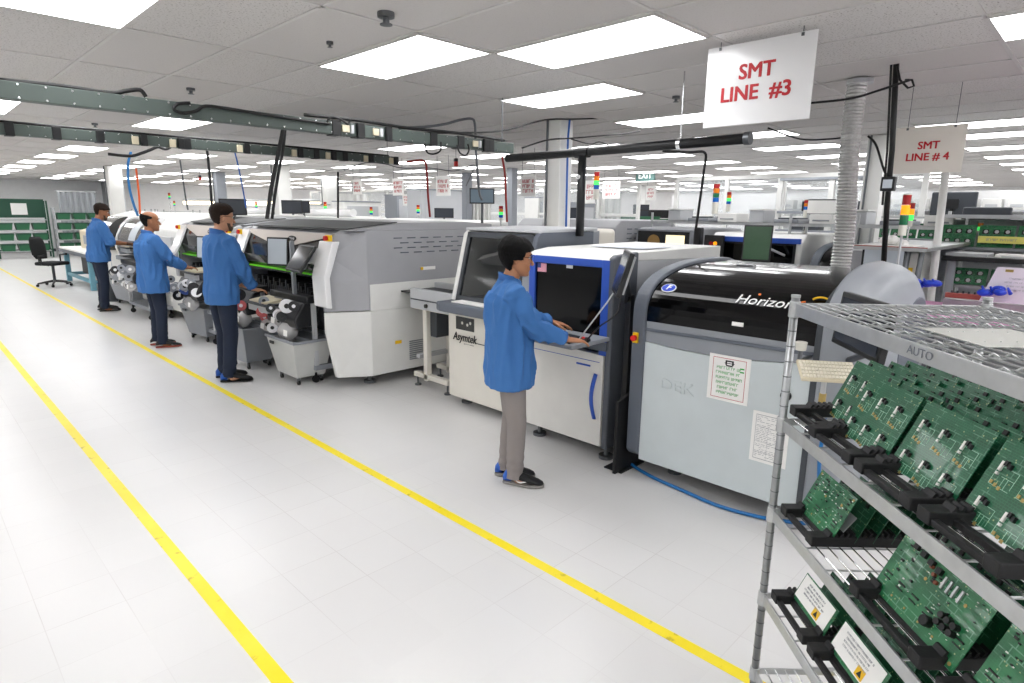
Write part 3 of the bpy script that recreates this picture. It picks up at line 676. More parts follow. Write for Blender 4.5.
# keyboard shelf
MB().box(xf-.42, xf, yb-.02, ya-.12, .915, .945).build('keyboard_shelf', 'mid_grey', t, bevel=.006)
MB().box(xf-.02, xf+.01, yb, ya-.05, .84, .90).build('shelf_bracket', 'slate', t)
k_ = thing('keyboard', 'black keyboard on the grey shelf under the hands of the nearest worker', 'keyboard', (xf-.2, 2.68, .945), world=True)
zk = .05; xk = xf-.16; yk = .06
MB().prism([(xk-.23, .946), (xk-.23, .958), (xk-.07, .972), (xk-.07, .946)], 'y', 2.50, 2.93).build('case', 'black_plastic', k_, bevel=.003)
b = MB()
for i in range(20):
    for j_ in range(6): b.box(xk-.222+.025*j_, xk-.202+.025*j_, 2.51+.0208*i, 2.527+.0208*i, .959+.002*j_, .966+.002*j_)
b.build('keys', 'dark_grey', k_)
k_ = thing('mouse', 'black and red mouse at the right end of the keyboard shelf', 'mouse', (xf-.25, 2.47, .945), world=True)
MB().ell((xf-.25, 2.475, .955), (.05, .03, .022), 14, 10).build('shell', 'black_plastic', k_, smooth=True); MB().ell((xf-.27, 2.475, .972), (.014, .012, .012)).build('scroll_wheel', 'red', k_, smooth=True)
# monitor on its arm, seen edge on
m_ = thing('monitor', 'thin dark monitor seen edge on beside the blue framed window', 'monitor', (3.2, 2.3, 1.1), world=True)
o = atx(620, 273, 3.12); u = Vector((.72, -.69, 0)).normalized(); u = Vector((.62, -.42, 0)).normalized()
n_ = Vector((-.64, .77, 0)).normalized(); v = (Vector((0, 0, 1))+Vector((.30, -.33, 0))*.62).normalized(); u = Vector((0, 0, 1)).cross(n_).normalized(); 
v = (v-u*v.dot(u)).normalized(); w = u.cross(v)
MB().frame(o, u, v, w, -.19, .19, -.13, .14, -.03, 0).build('bezel', 'black_plastic', m_, bevel=.006)
MB().frame(o, u, v, w, -.17, .17, -.11, .12, 0, .002).build('screen', 'lcd_off', m_)
MB().frame(o, u, v, w, -.05, .05, -.12, .12, -.06, -.03).build('mount_plate', 'light_grey', m_, bevel=.004)
MB().tube([o-w*.05-v*.02, Vector((3.5, 2.33, 1.26)), Vector((3.55, 2.38, 1.2))], .02, 8).build('arm', 'black_plastic', m_)
MB().box(3.53, 3.575, 2.33, 2.375, .1, 1.25).build('post', 'black_plastic', m_, bevel=.004)
MB().tube([o-v*.13, o-v*.2+w*.02, Vector((3.18, 2.5, .96))], .005, 6).build('keyboard_strut', 'light_grey', m_)
cable([o-v*.1-w*.04, o-v*.24-w*.06, o-v*.36+w*.02, Vector((3.2, 2.45, .96))], .005, 'cable_black', 'thin black lead looping from the edge on monitor to the keyboard')


# ------------------------------------------------------------------ dispensing machine
t = thing('dispensing_machine', 'white dispensing machine with tilted smoked hood, left of the nearest worker', 'machine', (4.1, 3.87, 0), world=True)
xf, ya, yb = 3.55, 4.33, 3.40
MB().box(xf+.08, 4.55, yb+.02, ya-.02, .12, .95).build('chassis', 'light_grey', t)
MB().box(xf, xf+.1, yb, ya, .09, .92).build('front_door', 'cream_paint', t, bevel=.01)
MB().box(xf+.1, 4.55, ya-.03, ya, .09, .95).build('side_panel', 'cream_paint', t, bevel=.006)
MB().box(xf-.003, xf, yb, yb+.55, .645, .652).build('door_gap', 'dark_grey', t)
MB().box(xf-.003, xf+.01, ya-.36, ya-.11, .745, .865).build('lower_window', 'smoked_glass', t, bevel=.003)
for i, (yy, zz) in enumerate(((.2, .81), (.27, .80), (.31, .82))): MB().cyl((xf-.004, ya-yy, zz), (xf-.001, ya-yy, zz), .014, 10).build('gauge', 'lamp_white', t)
text('Asymtek', 'lettering', 'text_black', t, (xf-.003, ya-.23, .675), (0, -1, 0), (0, 0, 1), .105, bold=.002, shear=.25, sx=.85)
scribble('small_lettering', 'text_black', t, Vector((xf-.003, ya-.29, .62)), Vector((0, -1, 0)), Vector((0, 0, 1)), .17, 1, .008, .02, 3)
# bumper ledge
bp = [(xf-.13, ya+.02), (xf-.16, ya-.06), (xf-.16, yb+.1), (xf-.1, yb), (xf+.3, yb), (xf+.3, ya+.04)]
MB().prism(bp, 'z', .915, 1.0).build('bumper_ledge', 'slate', t, bevel=.02, seg=3)
MB().box(xf-.08, xf+.16, yb+.15, ya-.14, 1.0, 1.012).build('ledge_mat', 'paper', t, bevel=.003)
# hood: white cheeks, smoked window, dark frame
ck = [(xf+.03, 1.0), (xf+.19, 1.60), (xf+.24, 1.645), (xf+.95, 1.66), (xf+.95, 1.0)]
MB().prism(ck, 'y', ya-.05, ya).build('hood_cheek', 'white_paint', t, bevel=.012)
MB().prism(ck, 'y', yb, yb+.05).build('hood_cheek', 'slate', t, bevel=.012)
A_ = Vector((xf+.045, 0, 1.0)); B_ = Vector((xf+.205, 0, 1.62)); v = (B_-A_).normalized(); w = Vector((0, -1, 0)).cross(v); L_ = (B_-A_).length
o = Vector((A_.x, 0, A_.z)); u = Vector((0, 1, 0))
b = MB()
for (c0, c1, d0, d1) in ((yb+.05, ya-.05, 0, .05), (yb+.05, ya-.05, L_-.05, L_), (yb+.05, yb+.09, 0, L_), (ya-.09, ya-.05, 0, L_)): b.frame(o, u, v, w, c0, c1, d0, d1, -.03, .004)
b.build('hood_frame', 'dark_grey', t, bevel=.004)
MB().frame(o, u, v, w, yb+.09, ya-.09, .05, L_-.05, -.012, -.006).build('hood_window', mat('hood_glass', '1E2020', .06, var=0, alpha=.36), t)
MB().frame(o, u, v, w, yb+.33, yb+.37, L_-.09, L_-.075, -.005, .002).build('sticker', 'paper', t)
MB().prism([(xf+.22, 1.63), (xf+.22, 1.655), (xf+1.0, 1.67), (xf+1.0, 1.63)], 'y', yb, ya).build('hood_top', 'light_grey', t, bevel=.006)
MB().box(xf+.22, xf+.9, yb+.06, ya-.06, 1.0, 1.02).build('inner_bed', 'mid_grey', t)
MB().box(xf+.9, xf+.94, yb+.06, ya-.06, 1.0, 1.6).build('inner_back', 'light_grey', t)
MB().box(xf+.35, xf+.42, yb+.07, ya-.07, 1.32, 1.40).build('gantry', 'light_grey', t, bevel=.004)
MB().box(xf+.30, xf+.36, yb+.3, yb+.4, 1.15, 1.45).build('dispense_head', 'paper', t, bevel=.004)
for (x, y) in ((3.70, 4.24), (3.70, 3.5), (4.4, 4.24), (4.4, 3.5)):
    MB().cyl((x, y, 0), (x, y, .022), .055, 18).cyl((x, y, .02), (x, y, .12), .018, 10).build('levelling_foot', 'dark_steel', t)
# paper on the inner bed
p_ = thing('document', 'curled white document lying inside the smoked hood', 'paper', (3.9, 3.8, 1.41), world=True)
MB().loft([[Vector((xf+.24+.02*i, yb+.2+.6*j_/6, 1.40+.04*math.sin(j_*.7)+.008*i)) for j_ in range(7)]+[Vector((xf+.24+.02*i, yb+.2+.6*j_/6, 1.395+.04*math.sin(j_*.7)+.008*i)) for j_ in range(6, -1, -1)] for i in range(6)]).build('sheet', 'paper', p_)
# white rear cabinet
t = thing('rear_cabinet', 'long white cabinet with rounded top behind the blue window machine', 'cabinet', (5.3, 4.5, 0), world=True)
MB().box(4.62, 6.1, 4.28, 4.9, .1, 1.62).build('body', mat('ivory', 'D8D3C8', .45), t, bevel=.05, seg=4)
MB().box(5.35, 5.75, 4.272, 4.28, 1.2, 1.60).build('vent_patch', 'mid_grey', t)
for (x, y) in ((4.75, 4.4), (5.95, 4.4), (4.75, 4.8), (5.95, 4.8)): MB().cyl((x, y, 0), (x, y, .11), .03, 10).build('foot', 'dark_steel', t)
# ------------------------------------------------------------------ link conveyor
t = thing('conveyor', 'short grey link conveyor on cream legs between the placement and dispensing machines', 'conveyor', (3.9, 4.85, 0), world=True)
MB().box(3.62, 3.68, 4.36, 5.02, .84, 1.04).build('side_rail', 'light_grey', t, bevel=.004)
MB().box(4.12, 4.18, 4.36, 5.26, .9, 1.04).build('side_rail', 'light_grey', t, bevel=.004)
MB().box(3.68, 4.12, 4.4, 5.26, .97, .985).build('belt', 'black_plastic', t)
MB().box(3.61, 3.62, 4.38, 5.0, .93, .94).build('rail_groove', 'dark_grey', t)
MB().cyl((3.6, 4.75, .885), (3.62, 4.75, .885), .02, 14).build('knob', 'black_plastic', t)
for (x, y) in ((3.72, 4.88), (4.1, 4.98)):
    MB().box(x-.03, x+.03, y-.03, y+.03, .08, .86).build('leg', 'cream_paint', t, bevel=.004)
    MB().box(x-.03, x+.03, y-.35, y+.2, .1, .15).build('foot_bar', 'cream_paint', t, bevel=.003)
    for yy in (-.32, .17): MB().cyl((x, y+yy, 0), (x, y+yy, .015), .035, 14).cyl((x, y+yy, .01), (x, y+yy, .1), .01, 8).build('levelling_foot', 'dark_steel', t)
MB().box(3.7, 4.1, 4.98, 5.04, .3, .34).build('cross_bar', 'light_grey', t)
MB().box(3.74, 3.9, 4.75, 4.95, .55, .83).build('control_box', 'dark_grey', t, bevel=.006)
MB().box(3.69, 4.1, 4.5, 5.05, .82, .86).build('wire_channel', 'cream_plastic', t)

# ------------------------------------------------------------------ placement machines
def placer(name, label, YA, L, white=False):
    """near end face at YA, length L along +Y"""
    t = thing(name, label, 'machine', (4., YA+L/2, 0), world=True)
    y0, y1 = YA, YA+L
    # lower body with chamfered front end
    def plan(x, z0, z1, ch): return [(x, y0+ch), (x+ch*1.6, y0), (5.0, y0), (5.0, y1), (x+ch*1.6, y1), (x, y1-ch)]
    rings = []
    for (z, x) in ((.12, 3.02), (.55, 2.98), (.80, 2.93), (.80, 3.0)):
        rings.append([Vector((x+(.0 if i in (0, 5) else 0), p[1], z)) if i in (0, 5) else Vector((p[0], p[1], z)) for i, p in enumerate(plan(x, 0, 0, .2))])
    MB().loft([[Vector((a, b_, z)) for a, b_ in ((3.02+.0, y0+.18), (3.32, y0), (5.0, y0), (5.0, y0+.24), (3.02, y0+.24))] for z in (.12,)] + [[Vector((a, b_, z)) for a, b_ in ((2.93, y0+.2), (3.32, y0), (5.0, y0), (5.0, y0+.24), (2.93, y0+.24))] for z in (.6, .80)]).build('end_base', 'white_paint', t, bevel=.008)
    MB().box(3.35, 5.0, y0+.24, y1, .12, .80).build('base', 'light_grey', t)
    MB().box(3.32, 5.0, y0-.004, y0+.03, .8, 1.07).build('side_panel', 'white_paint', t, bevel=.003)
    # upper housing, grey, top rises to the rear
    up = [(2.93, .81), (2.92, 1.1), (3.07, 1.57), (3.12, 1.59), (3.70, 1.675), (4.6, 1.685), (5.0, 1.66), (5.0, .81)]
    um = 'ivory' if white else mat('warm_grey', 'A3A4A8', .42)
    xz = ((2.93, .81), (2.92, 1.1), (2.99, 1.35), (3.07, 1.56), (3.14, 1.60))
    eh = MB().loft([[Vector((xx, y0+.2, zz)), Vector((3.30, y0, zz)), Vector((5.0, y0, zz)), Vector((5.0, y0+.24, zz)), Vector((xx, y0+.24, zz))] for xx, zz in xz])
    eh.prism([(3.14, 1.6), (3.3, 1.625), (3.7, 1.675), (4.6, 1.685), (5.0, 1.66), (5.0, 1.6)], 'y', y0+.0, y0+.24)
    eh.build('end_housing', um, t, bevel=.006)
    upb = [(3.30, .81), (3.30, 1.14), (3.10, 1.55), (3.16, 1.60), (3.70, 1.675), (4.6, 1.685), (5.0, 1.66), (5.0, .81)]
    MB().prism(upb, 'y', y0+.22, y1-.12).build('housing', um, t)
    MB().prism([(a, z) for a, z in up], 'y', y1-.12, y1).build('end_housing', um, t, bevel=.01)
    # vents
    b = MB()
    for r_ in range(4):
        for c in range(6): b.box(3.62+.17*c+.08*(r_ % 2), 3.72+.17*c+.08*(r_ % 2), y0-.006, y0, 1.52-.05*r_, 1.53-.05*r_)
    b.build('vent_slots', 'slate', t)
    b = MB()
    for c in range(10): b.box(3.78, 3.98, y0-.008, y0-.004, .22+.022*c, .23+.022*c)
    b.build('vent_grille', 'mid_grey', t)
    MB().box(3.95, 4.15, y0-.004, y0, 1.18, 1.215).build('warning_label', 'paper', t); MB().box(3.95, 3.985, y0-.006, y0-.003, 1.182, 1.213).build('warning_mark', 'esd_yellow', t)
    MB().box(3.60, 3.68, y0-.008, y0-.003, .42, .455).build('yellow_label', 'esd_yellow', t)
    # hood: badge plate, glass, green strip
    ym = (y0+y1)/2; yl, yr = y0+.2, y1-.14
    o = Vector((3.09, 0, 1.565)); v = Vector((-.12, 0, -.41)).normalized()
    v = Vector((.06, 0, -.42)).normalized(); u = Vector((0, 1, 0)); w = Vector((-1, 0, -.14)).normalized()
    gl = [(3.08, 1.56), (3.02, 1.42), (3.0, 1.28), (3.04, 1.16), (3.2, 1.15), (3.3, 1.55)]
    MB().prism(gl, 'y', yl, yr).build('hood_glass', mat('hood_dark', '232425', .12, coat=.4, var=0), t)
    MB().prism([(2.994, 1.255), (2.996, 1.28), (3.016, 1.42), (3.006, 1.42), (2.986, 1.28)], 'y', yl+.1, yl+.62).build('hood_reflection', 'paper_plastic', t)  # white reflection in the hood glass, modelled as a pale strip
    pl = [(yl, 1.565), (yr, 1.565), (yr-.15, 1.52), ((yl+yr)/2+.2, 1.415), ((yl+yr)/2-.2, 1.415), (yl+.1, 1.53)]
    b = MB(); f0 = [Vector((3.08-(1.56-z)*.42-.006, y, z)) for y, z in pl]; f1 = [p+Vector((-.012, 0, .004)) for p in f0]
    b.loft([f0, f1]).build('badge_plate', mat('plate_sand', 'B5ACA4', .45), t)
    p = Vector((3.08-(1.56-1.50)*.42-.024, (yl+yr)/2-.22, 1.495))
    e_ = MB().tube([p, p+Vector((-.012, 0, .003))], [(.03, .085)]*2, 24, up=(0, 0, 1)).build('oval_badge', 'black_plastic', t)
    scribble('badge_lettering', 'text_white', t, p+Vector((-.0145, 0, .003)), Vector((0, -1, 0)), Vector((.14, 0, 1)).normalized(), .11, 1, .02, .03, 2)
    MB().box(3.0, 3.06, yl, yr, 1.135, 1.152).build('green_strip', 'green_strip', t)
    MB().box(3.1, 3.16, y0+.25, y1-.25, 1.6, 1.604).build('roof_edge', 'black_plastic', t)
    rp = MB(); rp.hexa([(3.19, y0+.16, 1.612), (3.68, y0+.02, 1.678), (3.68, y1-.2, 1.676), (3.17, y1-.1, 1.604), (3.19, y0+.16, 1.618), (3.68, y0+.02, 1.685), (3.68, y1-.2, 1.684), (3.17, y1-.1, 1.612)])
    rp.build('roof_panel', mat('roof_dark', '3F4143', .5), t)
    # recessed feeder bay
    MB().box(3.30, 3.34, y0+.45, y1-.12, .3, 1.14).build('bay_back', 'dark_grey', t)
    MB().box(3.0, 3.34, y0+.22, y1-.12, 1.12, 1.14).build('bay_lintel', 'black_plastic', t)
    MB().box(3.02, 3.32, y0+.6, y1-.3, .86, .90).build('feeder_table', 'mid_grey', t)
    b = MB()
    for i in range(int((L-1.)/.05)): b.box(3.0, 3.3, y0+.62+.05*i, y0+.65+.05*i, .90, .96+.04*((i*7) % 3))
    b.build('feeder_bank', 'black_plastic', t)
    # right wing (near end): tall white shield
    wr = [(2.86, 1.44), (2.94, 1.46), (3.06, 1.575), (3.0, 1.58), (2.95, 1.5)]
    ws = [(3.05, 1.57), (2.97, 1.57), (2.90, 1.20), (2.87, 1.12), (2.90, .88), (2.97, .86), (3.02, 1.5)]
    MB().prism([(3.07, 1.50), (2.985, 1.50), (2.885, 1.16), (2.895, .86), (2.955, .85), (2.945, 1.15)], 'y', y0+.1, y0+.36).build('end_shield', 'paper_plastic', t, bevel=.012)
    MB().box(2.985, 3.02, y0+.16, y0+.24, 1.50, 1.56).build('stop_plate', 'yellow', t); MB().cyl((2.955, y0+.2, 1.53), (2.985, y0+.2, 1.53), .024, 14).build('stop_button', 'red', t)
    # left wing: long curl reaching down and forward
    cur = [(3.04, 1.56), (2.98, 1.42), (2.92, 1.28), (2.84, 1.17), (2.72, 1.10), (2.58, 1.085)]
    ring = cur + [(a+.02, z-.018) for a, z in cur[::-1]]
    MB().prism(ring, 'y', y1-.28, y1-.02).build('curved_shield', 'paper_plastic', t, smooth=False)
    MB().box(2.975, 3.0, y1-.16, y1-.09, 1.50, 1.56).build('stop_plate', 'yellow', t); MB().cyl((2.95, y1-.125, 1.53), (2.98, y1-.125, 1.53), .024, 14).build('stop_button', 'red', t)
    MB().cyl((2.9, y1-.3, .95), (2.9, y1-.3, 1.2), .02, 10).build('shield_post', 'chrome', t)
    for (x, y) in ((3.4, y0+.2), (4.8, y0+.2), (3.45, y1-.2), (4.8, y1-.2)):
        MB().cyl((x, y, 0), (x, y, .03), .06, 18).cyl((x, y, .02), (x, y, .13), .025, 10).build('levelling_foot', 'dark_steel', t)
    return t
placer('placement_machine', 'nearest big grey placement machine with vented side, green strip and white shields', 5.28, 2.42)
placer('placement_machine', 'second placement machine with green strip, between the bearded and balding workers', 7.78, 2.15)
def screen(x, y, z, w, h, n, tilt, label, m='lcd', name='monitor', base=None, depth=.03):
    t = thing(name, label, 'monitor', (x, y, z), world=True)
    n = Vector(n).normalized(); u = Vector((0, 0, 1)).cross(n).normalized(); v = (Vector((0, 0, 1))*math.cos(tilt)-n*math.sin(tilt)).normalized(); ww = u.cross(v); o = Vector((x, y, z))
    MB().frame(o, u, v, ww, -w/2, w/2, -h/2, h/2, -depth, 0).build('bezel', 'black_plastic', t, bevel=.005)
    MB().frame(o, u, v, ww, -w/2+.018, w/2-.018, -h/2+.018, h/2-.018, 0, .002).build('screen', m, t)
    if base is not None: MB().tube([o-ww*.03, o-ww*.08, Vector(base)], .015, 8).build('arm', 'light_grey', t)
    return t
screen(2.88, 6.36, 1.36, .28, .30, (-1, -.45, 0), .1, 'upright pale monitor hanging before the hood of the nearest placement machine', 'lcd_light', base=(3.02, 6.1, 1.3))
screen(2.84, 5.78, 1.33, .40, .30, (-1, .1, .0), .6, 'tilted black monitor before the hood of the nearest placement machine', 'gloss_black', base=(3.0, 6.0, 1.2))
MBp = thing('monitor_post', 'slim grey post between the two screens of the nearest placement machine', 'post', (2.95, 6.12, .9), world=True)
MB().box(2.91, 2.95, 6.10, 6.14, .86, 1.48).build('post', 'mid_grey', MBp, bevel=.003); MB().box(2.91, 3.1, 6.07, 6.17, .86, .9).build('bracket', 'dark_grey', MBp)
screen(2.93, 8.6, 1.29, .34, .3, (-1, -.45, 0), .1, 'upright pale monitor before the second placement machine', 'lcd_light', base=(3.05, 8.4, 1.2))
def console(x, y, label, dz=0.):
    t = thing('control_console', label, 'console', (x, y, .9+dz), world=True)
    MB().box(x-.12, x+.3, y-.24, y+.24, .93+dz, .955+dz).build('shelf', 'dark_grey', t, bevel=.004)
    MB().prism([(x-.1, .955+dz), (x-.1, .97+dz), (x+.12, 1.0+dz), (x+.12, .955+dz)], 'y', y-.2, y+.2).build('keyboard', 'cream_plastic', t, bevel=.004)
    MB().box(x-.1, x+.15, y-.23, y+.23, .86+dz, .93+dz).build('drawer', 'light_grey', t, bevel=.004)
    MB().tube([(x+.05, y, .9+dz), (x+.1, y, .75+dz), (3.4, y, .7)], .02, 8).build('arm', 'dark_grey', t)
    MB().cyl((x+.2, y-.2, .955+dz), (x+.2, y-.2, 1.0+dz), .02, 12).build('stop_button', 'red', t)
    MB().box(x+.14, x+.19, y-.24, y-.14, .955+dz, 1.01+dz).build('indicator', 'esd_yellow', t)
console(2.78, 6.50, 'cream keyboard console under the hands of the bearded worker', -.14)
console(2.88, 8.86, 'cream keyboard console under the hands of the balding worker')
# far white machine with round dark hoods
t = thing('chip_shooter', 'long white machine with a rounded dark hood behind the far worker', 'machine', (4.2, 12, 0), world=True)
y0, y1 = 10.25, 15.6
MB().prism([(3.15, .14), (3.1, .8), (3.2, 1.45), (3.35, 1.6), (3.7, 1.7), (5.2, 1.7), (5.2, .14)], 'y', y0, y1).build('body', 'white_paint', t, bevel=.03)
hp = [(3.0+.42*(1-math.sin(a)), 1.08+.54*math.cos(a)-.0) for a in [PI*.02+PI*.5*i/10 for i in range(11)]]
hp = [(3.36-.44*math.sin(a), 1.06+.56*math.cos(a)) for a in [PI*.5*i/10 for i in range(11)]]
MB().prism(hp+[(3.0, .98), (3.4, .98)], 'y', 11.75, 13.1).build('round_hood', 'hood_dark', t, smooth=False)
MB().prism([(a-.006, z+.004) for a, z in hp[3:9]]+[(a, z) for a, z in hp[3:9][::-1]], 'y', 12.0, 12.4).build('hood_screen', 'lcd_light', t)
MB().prism([(a-.012, z+.012) for a, z in hp]+[(2.95, .95), (3.4, .95)], 'y', 13.1, 13.2).build('hood_rim', 'paper_plastic', t)
MB().prism([(a-.012, z+.012) for a, z in hp]+[(2.95, .95), (3.4, .95)], 'y', 11.65, 11.75).build('hood_rim', 'paper_plastic', t)
MB().prism(hp+[(3.0, .98), (3.4, .98)], 'y', 14.0, 15.0).build('round_hood', 'hood_dark', t)
MB().box(3.08, 3.12, y0+.3, y0+1.2, .95, 1.35).build('panel_line', 'light_grey', t, bevel=.01)
MB().cyl((3.05, 13.35, 1.42), (3.12, 13.35, 1.42), .03, 12).build('stop_button', 'red', t)
MB().box(2.9, 3.4, 11.9, 13.2, .86, .93).build('feeder_table', 'mid_grey', t)
for (x, y) in ((3.4, y0+.2), (4.8, y0+.2), (3.4, y1-.2), (4.8, y1-.2)): MB().cyl((x, y, 0), (x, y, .15), .04, 12).build('levelling_foot', 'dark_steel', t)
t = thing('white_cylinder', 'long white drum like cover lying on the machine behind the far worker', 'cover', (4.6, 17, .1), world=True)
MB().cyl((4.5, 16.0, 1.56), (4.5, 19.6, 1.56), .15, 20).build('drum', 'paper_plastic', t, smooth=True); MB().box(4.3, 4.9, 16.0, 19.5, .1, 1.42).build('support', 'light_grey', t)
console(2.98, 12.5, 'grey console shelf under the hands of the far worker', .16)
# ------------------------------------------------------------------ bin carts and feeder reels
def bincart(x, y, rot, label, w=.44, d=.36, h=.40, m='light_grey', group='tapered bin carts on castors'):
    t = thing('bin_cart', label, 'cart', (x, y, 0), rot, group)
    def rg(a, b, z): return [Vector((-a, -b, z)), Vector((a, -b, z)), Vector((a, b, z)), Vector((-a, b, z))]
    s_ = MB().loft([rg(d*.42, w*.42, .08), rg(d*.58, w*.6, .08+h), rg(d*.55, w*.57, .08+h), rg(d*.40, w*.4, .10)])
    s_.build('body', m, t, bevel=.006)
    f_ = MB().loft([rg(d*.60, w*.62, .06+h), rg(d*.60, w*.62, .085+h), rg(d*.54, w*.56, .085+h), rg(d*.54, w*.56, .06+h)], cap=False); f_.build('rim', 'mid_grey', t)
    MB().frame((0, 0, 0), (1, 0, 0), (0, 1, 0), (0, 0, 1), -d*.60, -d*.58, w*.25, w*.42, h, .03+h).build('handle_slot', 'black_plastic', t)
    for sx_ in (-1, 1):
        for sy_ in (-1, 1):
            c = MB().cyl((sx_*d*.34-.01, sy_*w*.36, .025), (sx_*d*.34+.012, sy_*w*.36, .025), .025, 14).build('castor', 'rubber', t)
            MB().box(sx_*d*.34-.014, sx_*d*.34+.016, sy_*w*.36-.01, sy_*w*.36+.01, .03, .09).build('castor_fork', 'dark_steel', t)
    return t
bincart(2.93, 6.08, .0, 'pale grey tapered bin cart nearest the camera, under the clear bags of reels', w=.54, d=.38, m=mat('bin_pale', 'C4C5C2', .45))
bincart(2.80, 7.05, .08, 'grey tapered bin cart right of the bearded worker', m='mid_grey')
pb = atz(198, 340, 0); bincart(pb.x+.15, pb.y, .1, 'grey tapered bin cart between the bearded and the balding worker', w=.62, m='mid_grey')
pb = atz(122, 305, 0); bincart(pb.x+.2, pb.y, .1, 'grey bin cart beside the legs of the far worker', w=1.0, h=.45, m='mid_grey')
def reelcart(x, y, label, L, seed, pink=True):
    rnd = random.Random(seed)
    t = thing('feeder_cart', label, 'cart', (x, y, 0), group=None)
    MB().box(-.02, .36, -L/2, L/2, .42, .47).build('deck', 'mid_grey', t, bevel=.006)
    MB().box(.0, .36, -L/2, L/2, .15, .2).build('lower_deck', 'mid_grey', t)
    for yy in (-L/2+.03, L/2-.03): MB().box(.0, .04, yy-.02, yy+.02, .2, .88).build('upright', 'light_grey', t)
    MB().box(-.06, .3, -L/2, L/2, .86, .93).build('front_rail', 'black_plastic', t, bevel=.01)
    MB().prism([(-.16, .60), (-.18, .70), (-.08, .86), (.1, .9), (.1, .62)], 'y', -L/2+.05, L/2-.1).build('hopper', mat('hopper_black', '1C1D20', .35), t, bevel=.02)
    n = int(L/.055)
    for i in range(n):
        yy = -L/2+.08+(L-.16)*i/max(1, n-1); r_ = rnd.uniform(.045, .075); zz = rnd.choice((.84, .78, .72, .64, .56)); xx = -.2+rnd.uniform(-.04, .06)
        ax = Vector((rnd.uniform(-.5, -.2), rnd.uniform(-1, -.6), rnd.uniform(.1, .5))).normalized()
        c = Vector((xx, yy, zz)); m_ = rnd.choice(('reel_white', 'hopper_black', 'plastic_bag', 'pink_bag' if pink else 'mid_grey', 'hopper_black' if pink else 'reel_blue', 'mid_grey'))
        rl = MB().cyl(c-ax*.008, c+ax*.008, r_, 24).build('reel', m_, t, bevel=.002)
        MB().cyl(c+ax*.008, c+ax*.011, r_*.35, 16).build('reel_hub', 'black_plastic' if i % 2 else 'reel_white', rl)
    for i in range(3):
        yy = -L/2+.15+(L-.3)*i/2; zz = .56+.1*(i % 2)
        MB().frame((-.24, yy, zz), (0, -1, 0), (.1, 0, 1), (-1, 0, .1), -.04, .04, -.03, .03, 0, .003).build('tag_label', 'paper', t)
    # clear drooping bag
    b = MB(); rings = []
    for i in range(7):
        a = i/6; rr = .13*math.sin(PI*(.18+.75*a)); rings.append([Vector((-.14+rr*.6*math.cos(q)+.012*math.sin(3*q+i), -L*.12+rr*1.3*math.sin(q)+.01*math.cos(4*q), .64-.2*a)) for q in [2*PI*j_/16 for j_ in range(16)]])
    b.loft(rings).build('clear_bag', 'plastic_bag', t, smooth=True)
    for yy in (-L/2+.08, L/2-.08):
        for xx in (.03, .33): MB().cyl((xx, yy-.012, .04), (xx, yy+.012, .04), .04, 14).box(xx-.012, xx+.012, yy-.01, yy+.01, .05, .15).build('castor', 'rubber', t)
    return t
reelcart(2.95, 6.2, 'nearest black feeder cart overflowing with white reels and clear bags', .85, 4)
reelcart(2.92, 7.25, 'feeder cart with pink bagged reels beside the bearded worker', .65, 9)
reelcart(2.88, 8.9, 'feeder cart with tagged reels beside the balding worker', 1.0, 5, False)
reelcart(2.8, 11.6, 'feeder cart with blue and white reels beside the far worker', 1.2, 6, False)
# ------------------------------------------------------------------ wire rack with circuit boards
RA = math.radians(-136); RX, RY = 1.98, .698
RL, RW = 1.52, .60
SH = (1.53, 1.147, .826, .506, .20)
def RM(label_parent=None): return Matrix.Translation((RX, RY, 0)) @ Matrix.Rotation(RA, 4, 'Z')
rack = thing('wire_rack', 'chrome wire shelving rack full of circuit boards in the right foreground', 'rack', (RX, RY, 0), RA)
for (x, y) in ((0, 0), (0, RW), (RL, 0), (RL, RW)):
    p = MB().cyl((x, y, .11), (x, y, SH[0]+.02), .0127, 18).build('post', mat('post_zinc', '9B9D9E', .35, .8, var=.15, scale=60), rack, smooth=True)
    b = MB()
    for i in range(28): b.cyl((x, y, .14+.05*i), (x, y, .143+.05*i), .0135, 14)
    b.build('post_groove', 'dark_steel', p)
    MB().cyl((x, y-.012, .055), (x, y+.012, .055), .055, 22).build('castor', 'rubber', rack, bevel=.004); MB().box(x-.012, x+.012, y-.02, y+.02, .06, .125).build('castor_fork', 'chrome', rack)
    MB().cyl((x, y, SH[0]+.018), (x, y, SH[0]+.026), .014, 16).build('post_cap', 'zinc', rack)
for si, z in enumerate(SH):
    sh = MB(); h = .038
    for y in (0, RW): sh.box(.01, RL-.01, y-.004 if y == 0 else y-.003, y+.003 if y == 0 else y+.004, z-h, z)
    for x in (0, RL): sh.box(x-.003, x+.003, .01, RW-.01, z-h*.6, z)
    s_ = sh.build('shelf_frame', 'zinc', rack, bevel=.0015)
    b = MB(); n = 17
    for i in range(1, n): b.cyl((.004, RW*i/n, z-.004), (RL-.004, RW*i/n, z-.004), .0026, 6)
    b.build('long_wires', 'chrome' if si else 'zinc', s_)
    b = MB(); m_ = 13
    for i in range(1, m_): b.cyl((RL*i/m_, .004, z-.0085), (RL*i/m_, RW-.004, z-.0085), .0032, 6)
    b.build('cross_wires', 'zinc', s_)
    if si in (0,):
        b = MB()
        for i in range(1, m_):
            for k_ in range(n):
                y = RW*k_/n; b.tube([(RL*i/m_, y, z-.009), (RL*i/m_, y+RW/n*.5, z+.001), (RL*i/m_, y+RW/n, z-.009)], .0032, 5)
        b.build('truss_wire', 'zinc', s_)
    for (x, y) in ((0, 0), (0, RW), (RL, 0), (RL, RW)):
        MB().cyl((x, y, z-.045), (x, y, z+.006), .0175, 18, .016).build('collar', 'zinc', s_, bevel=.002)
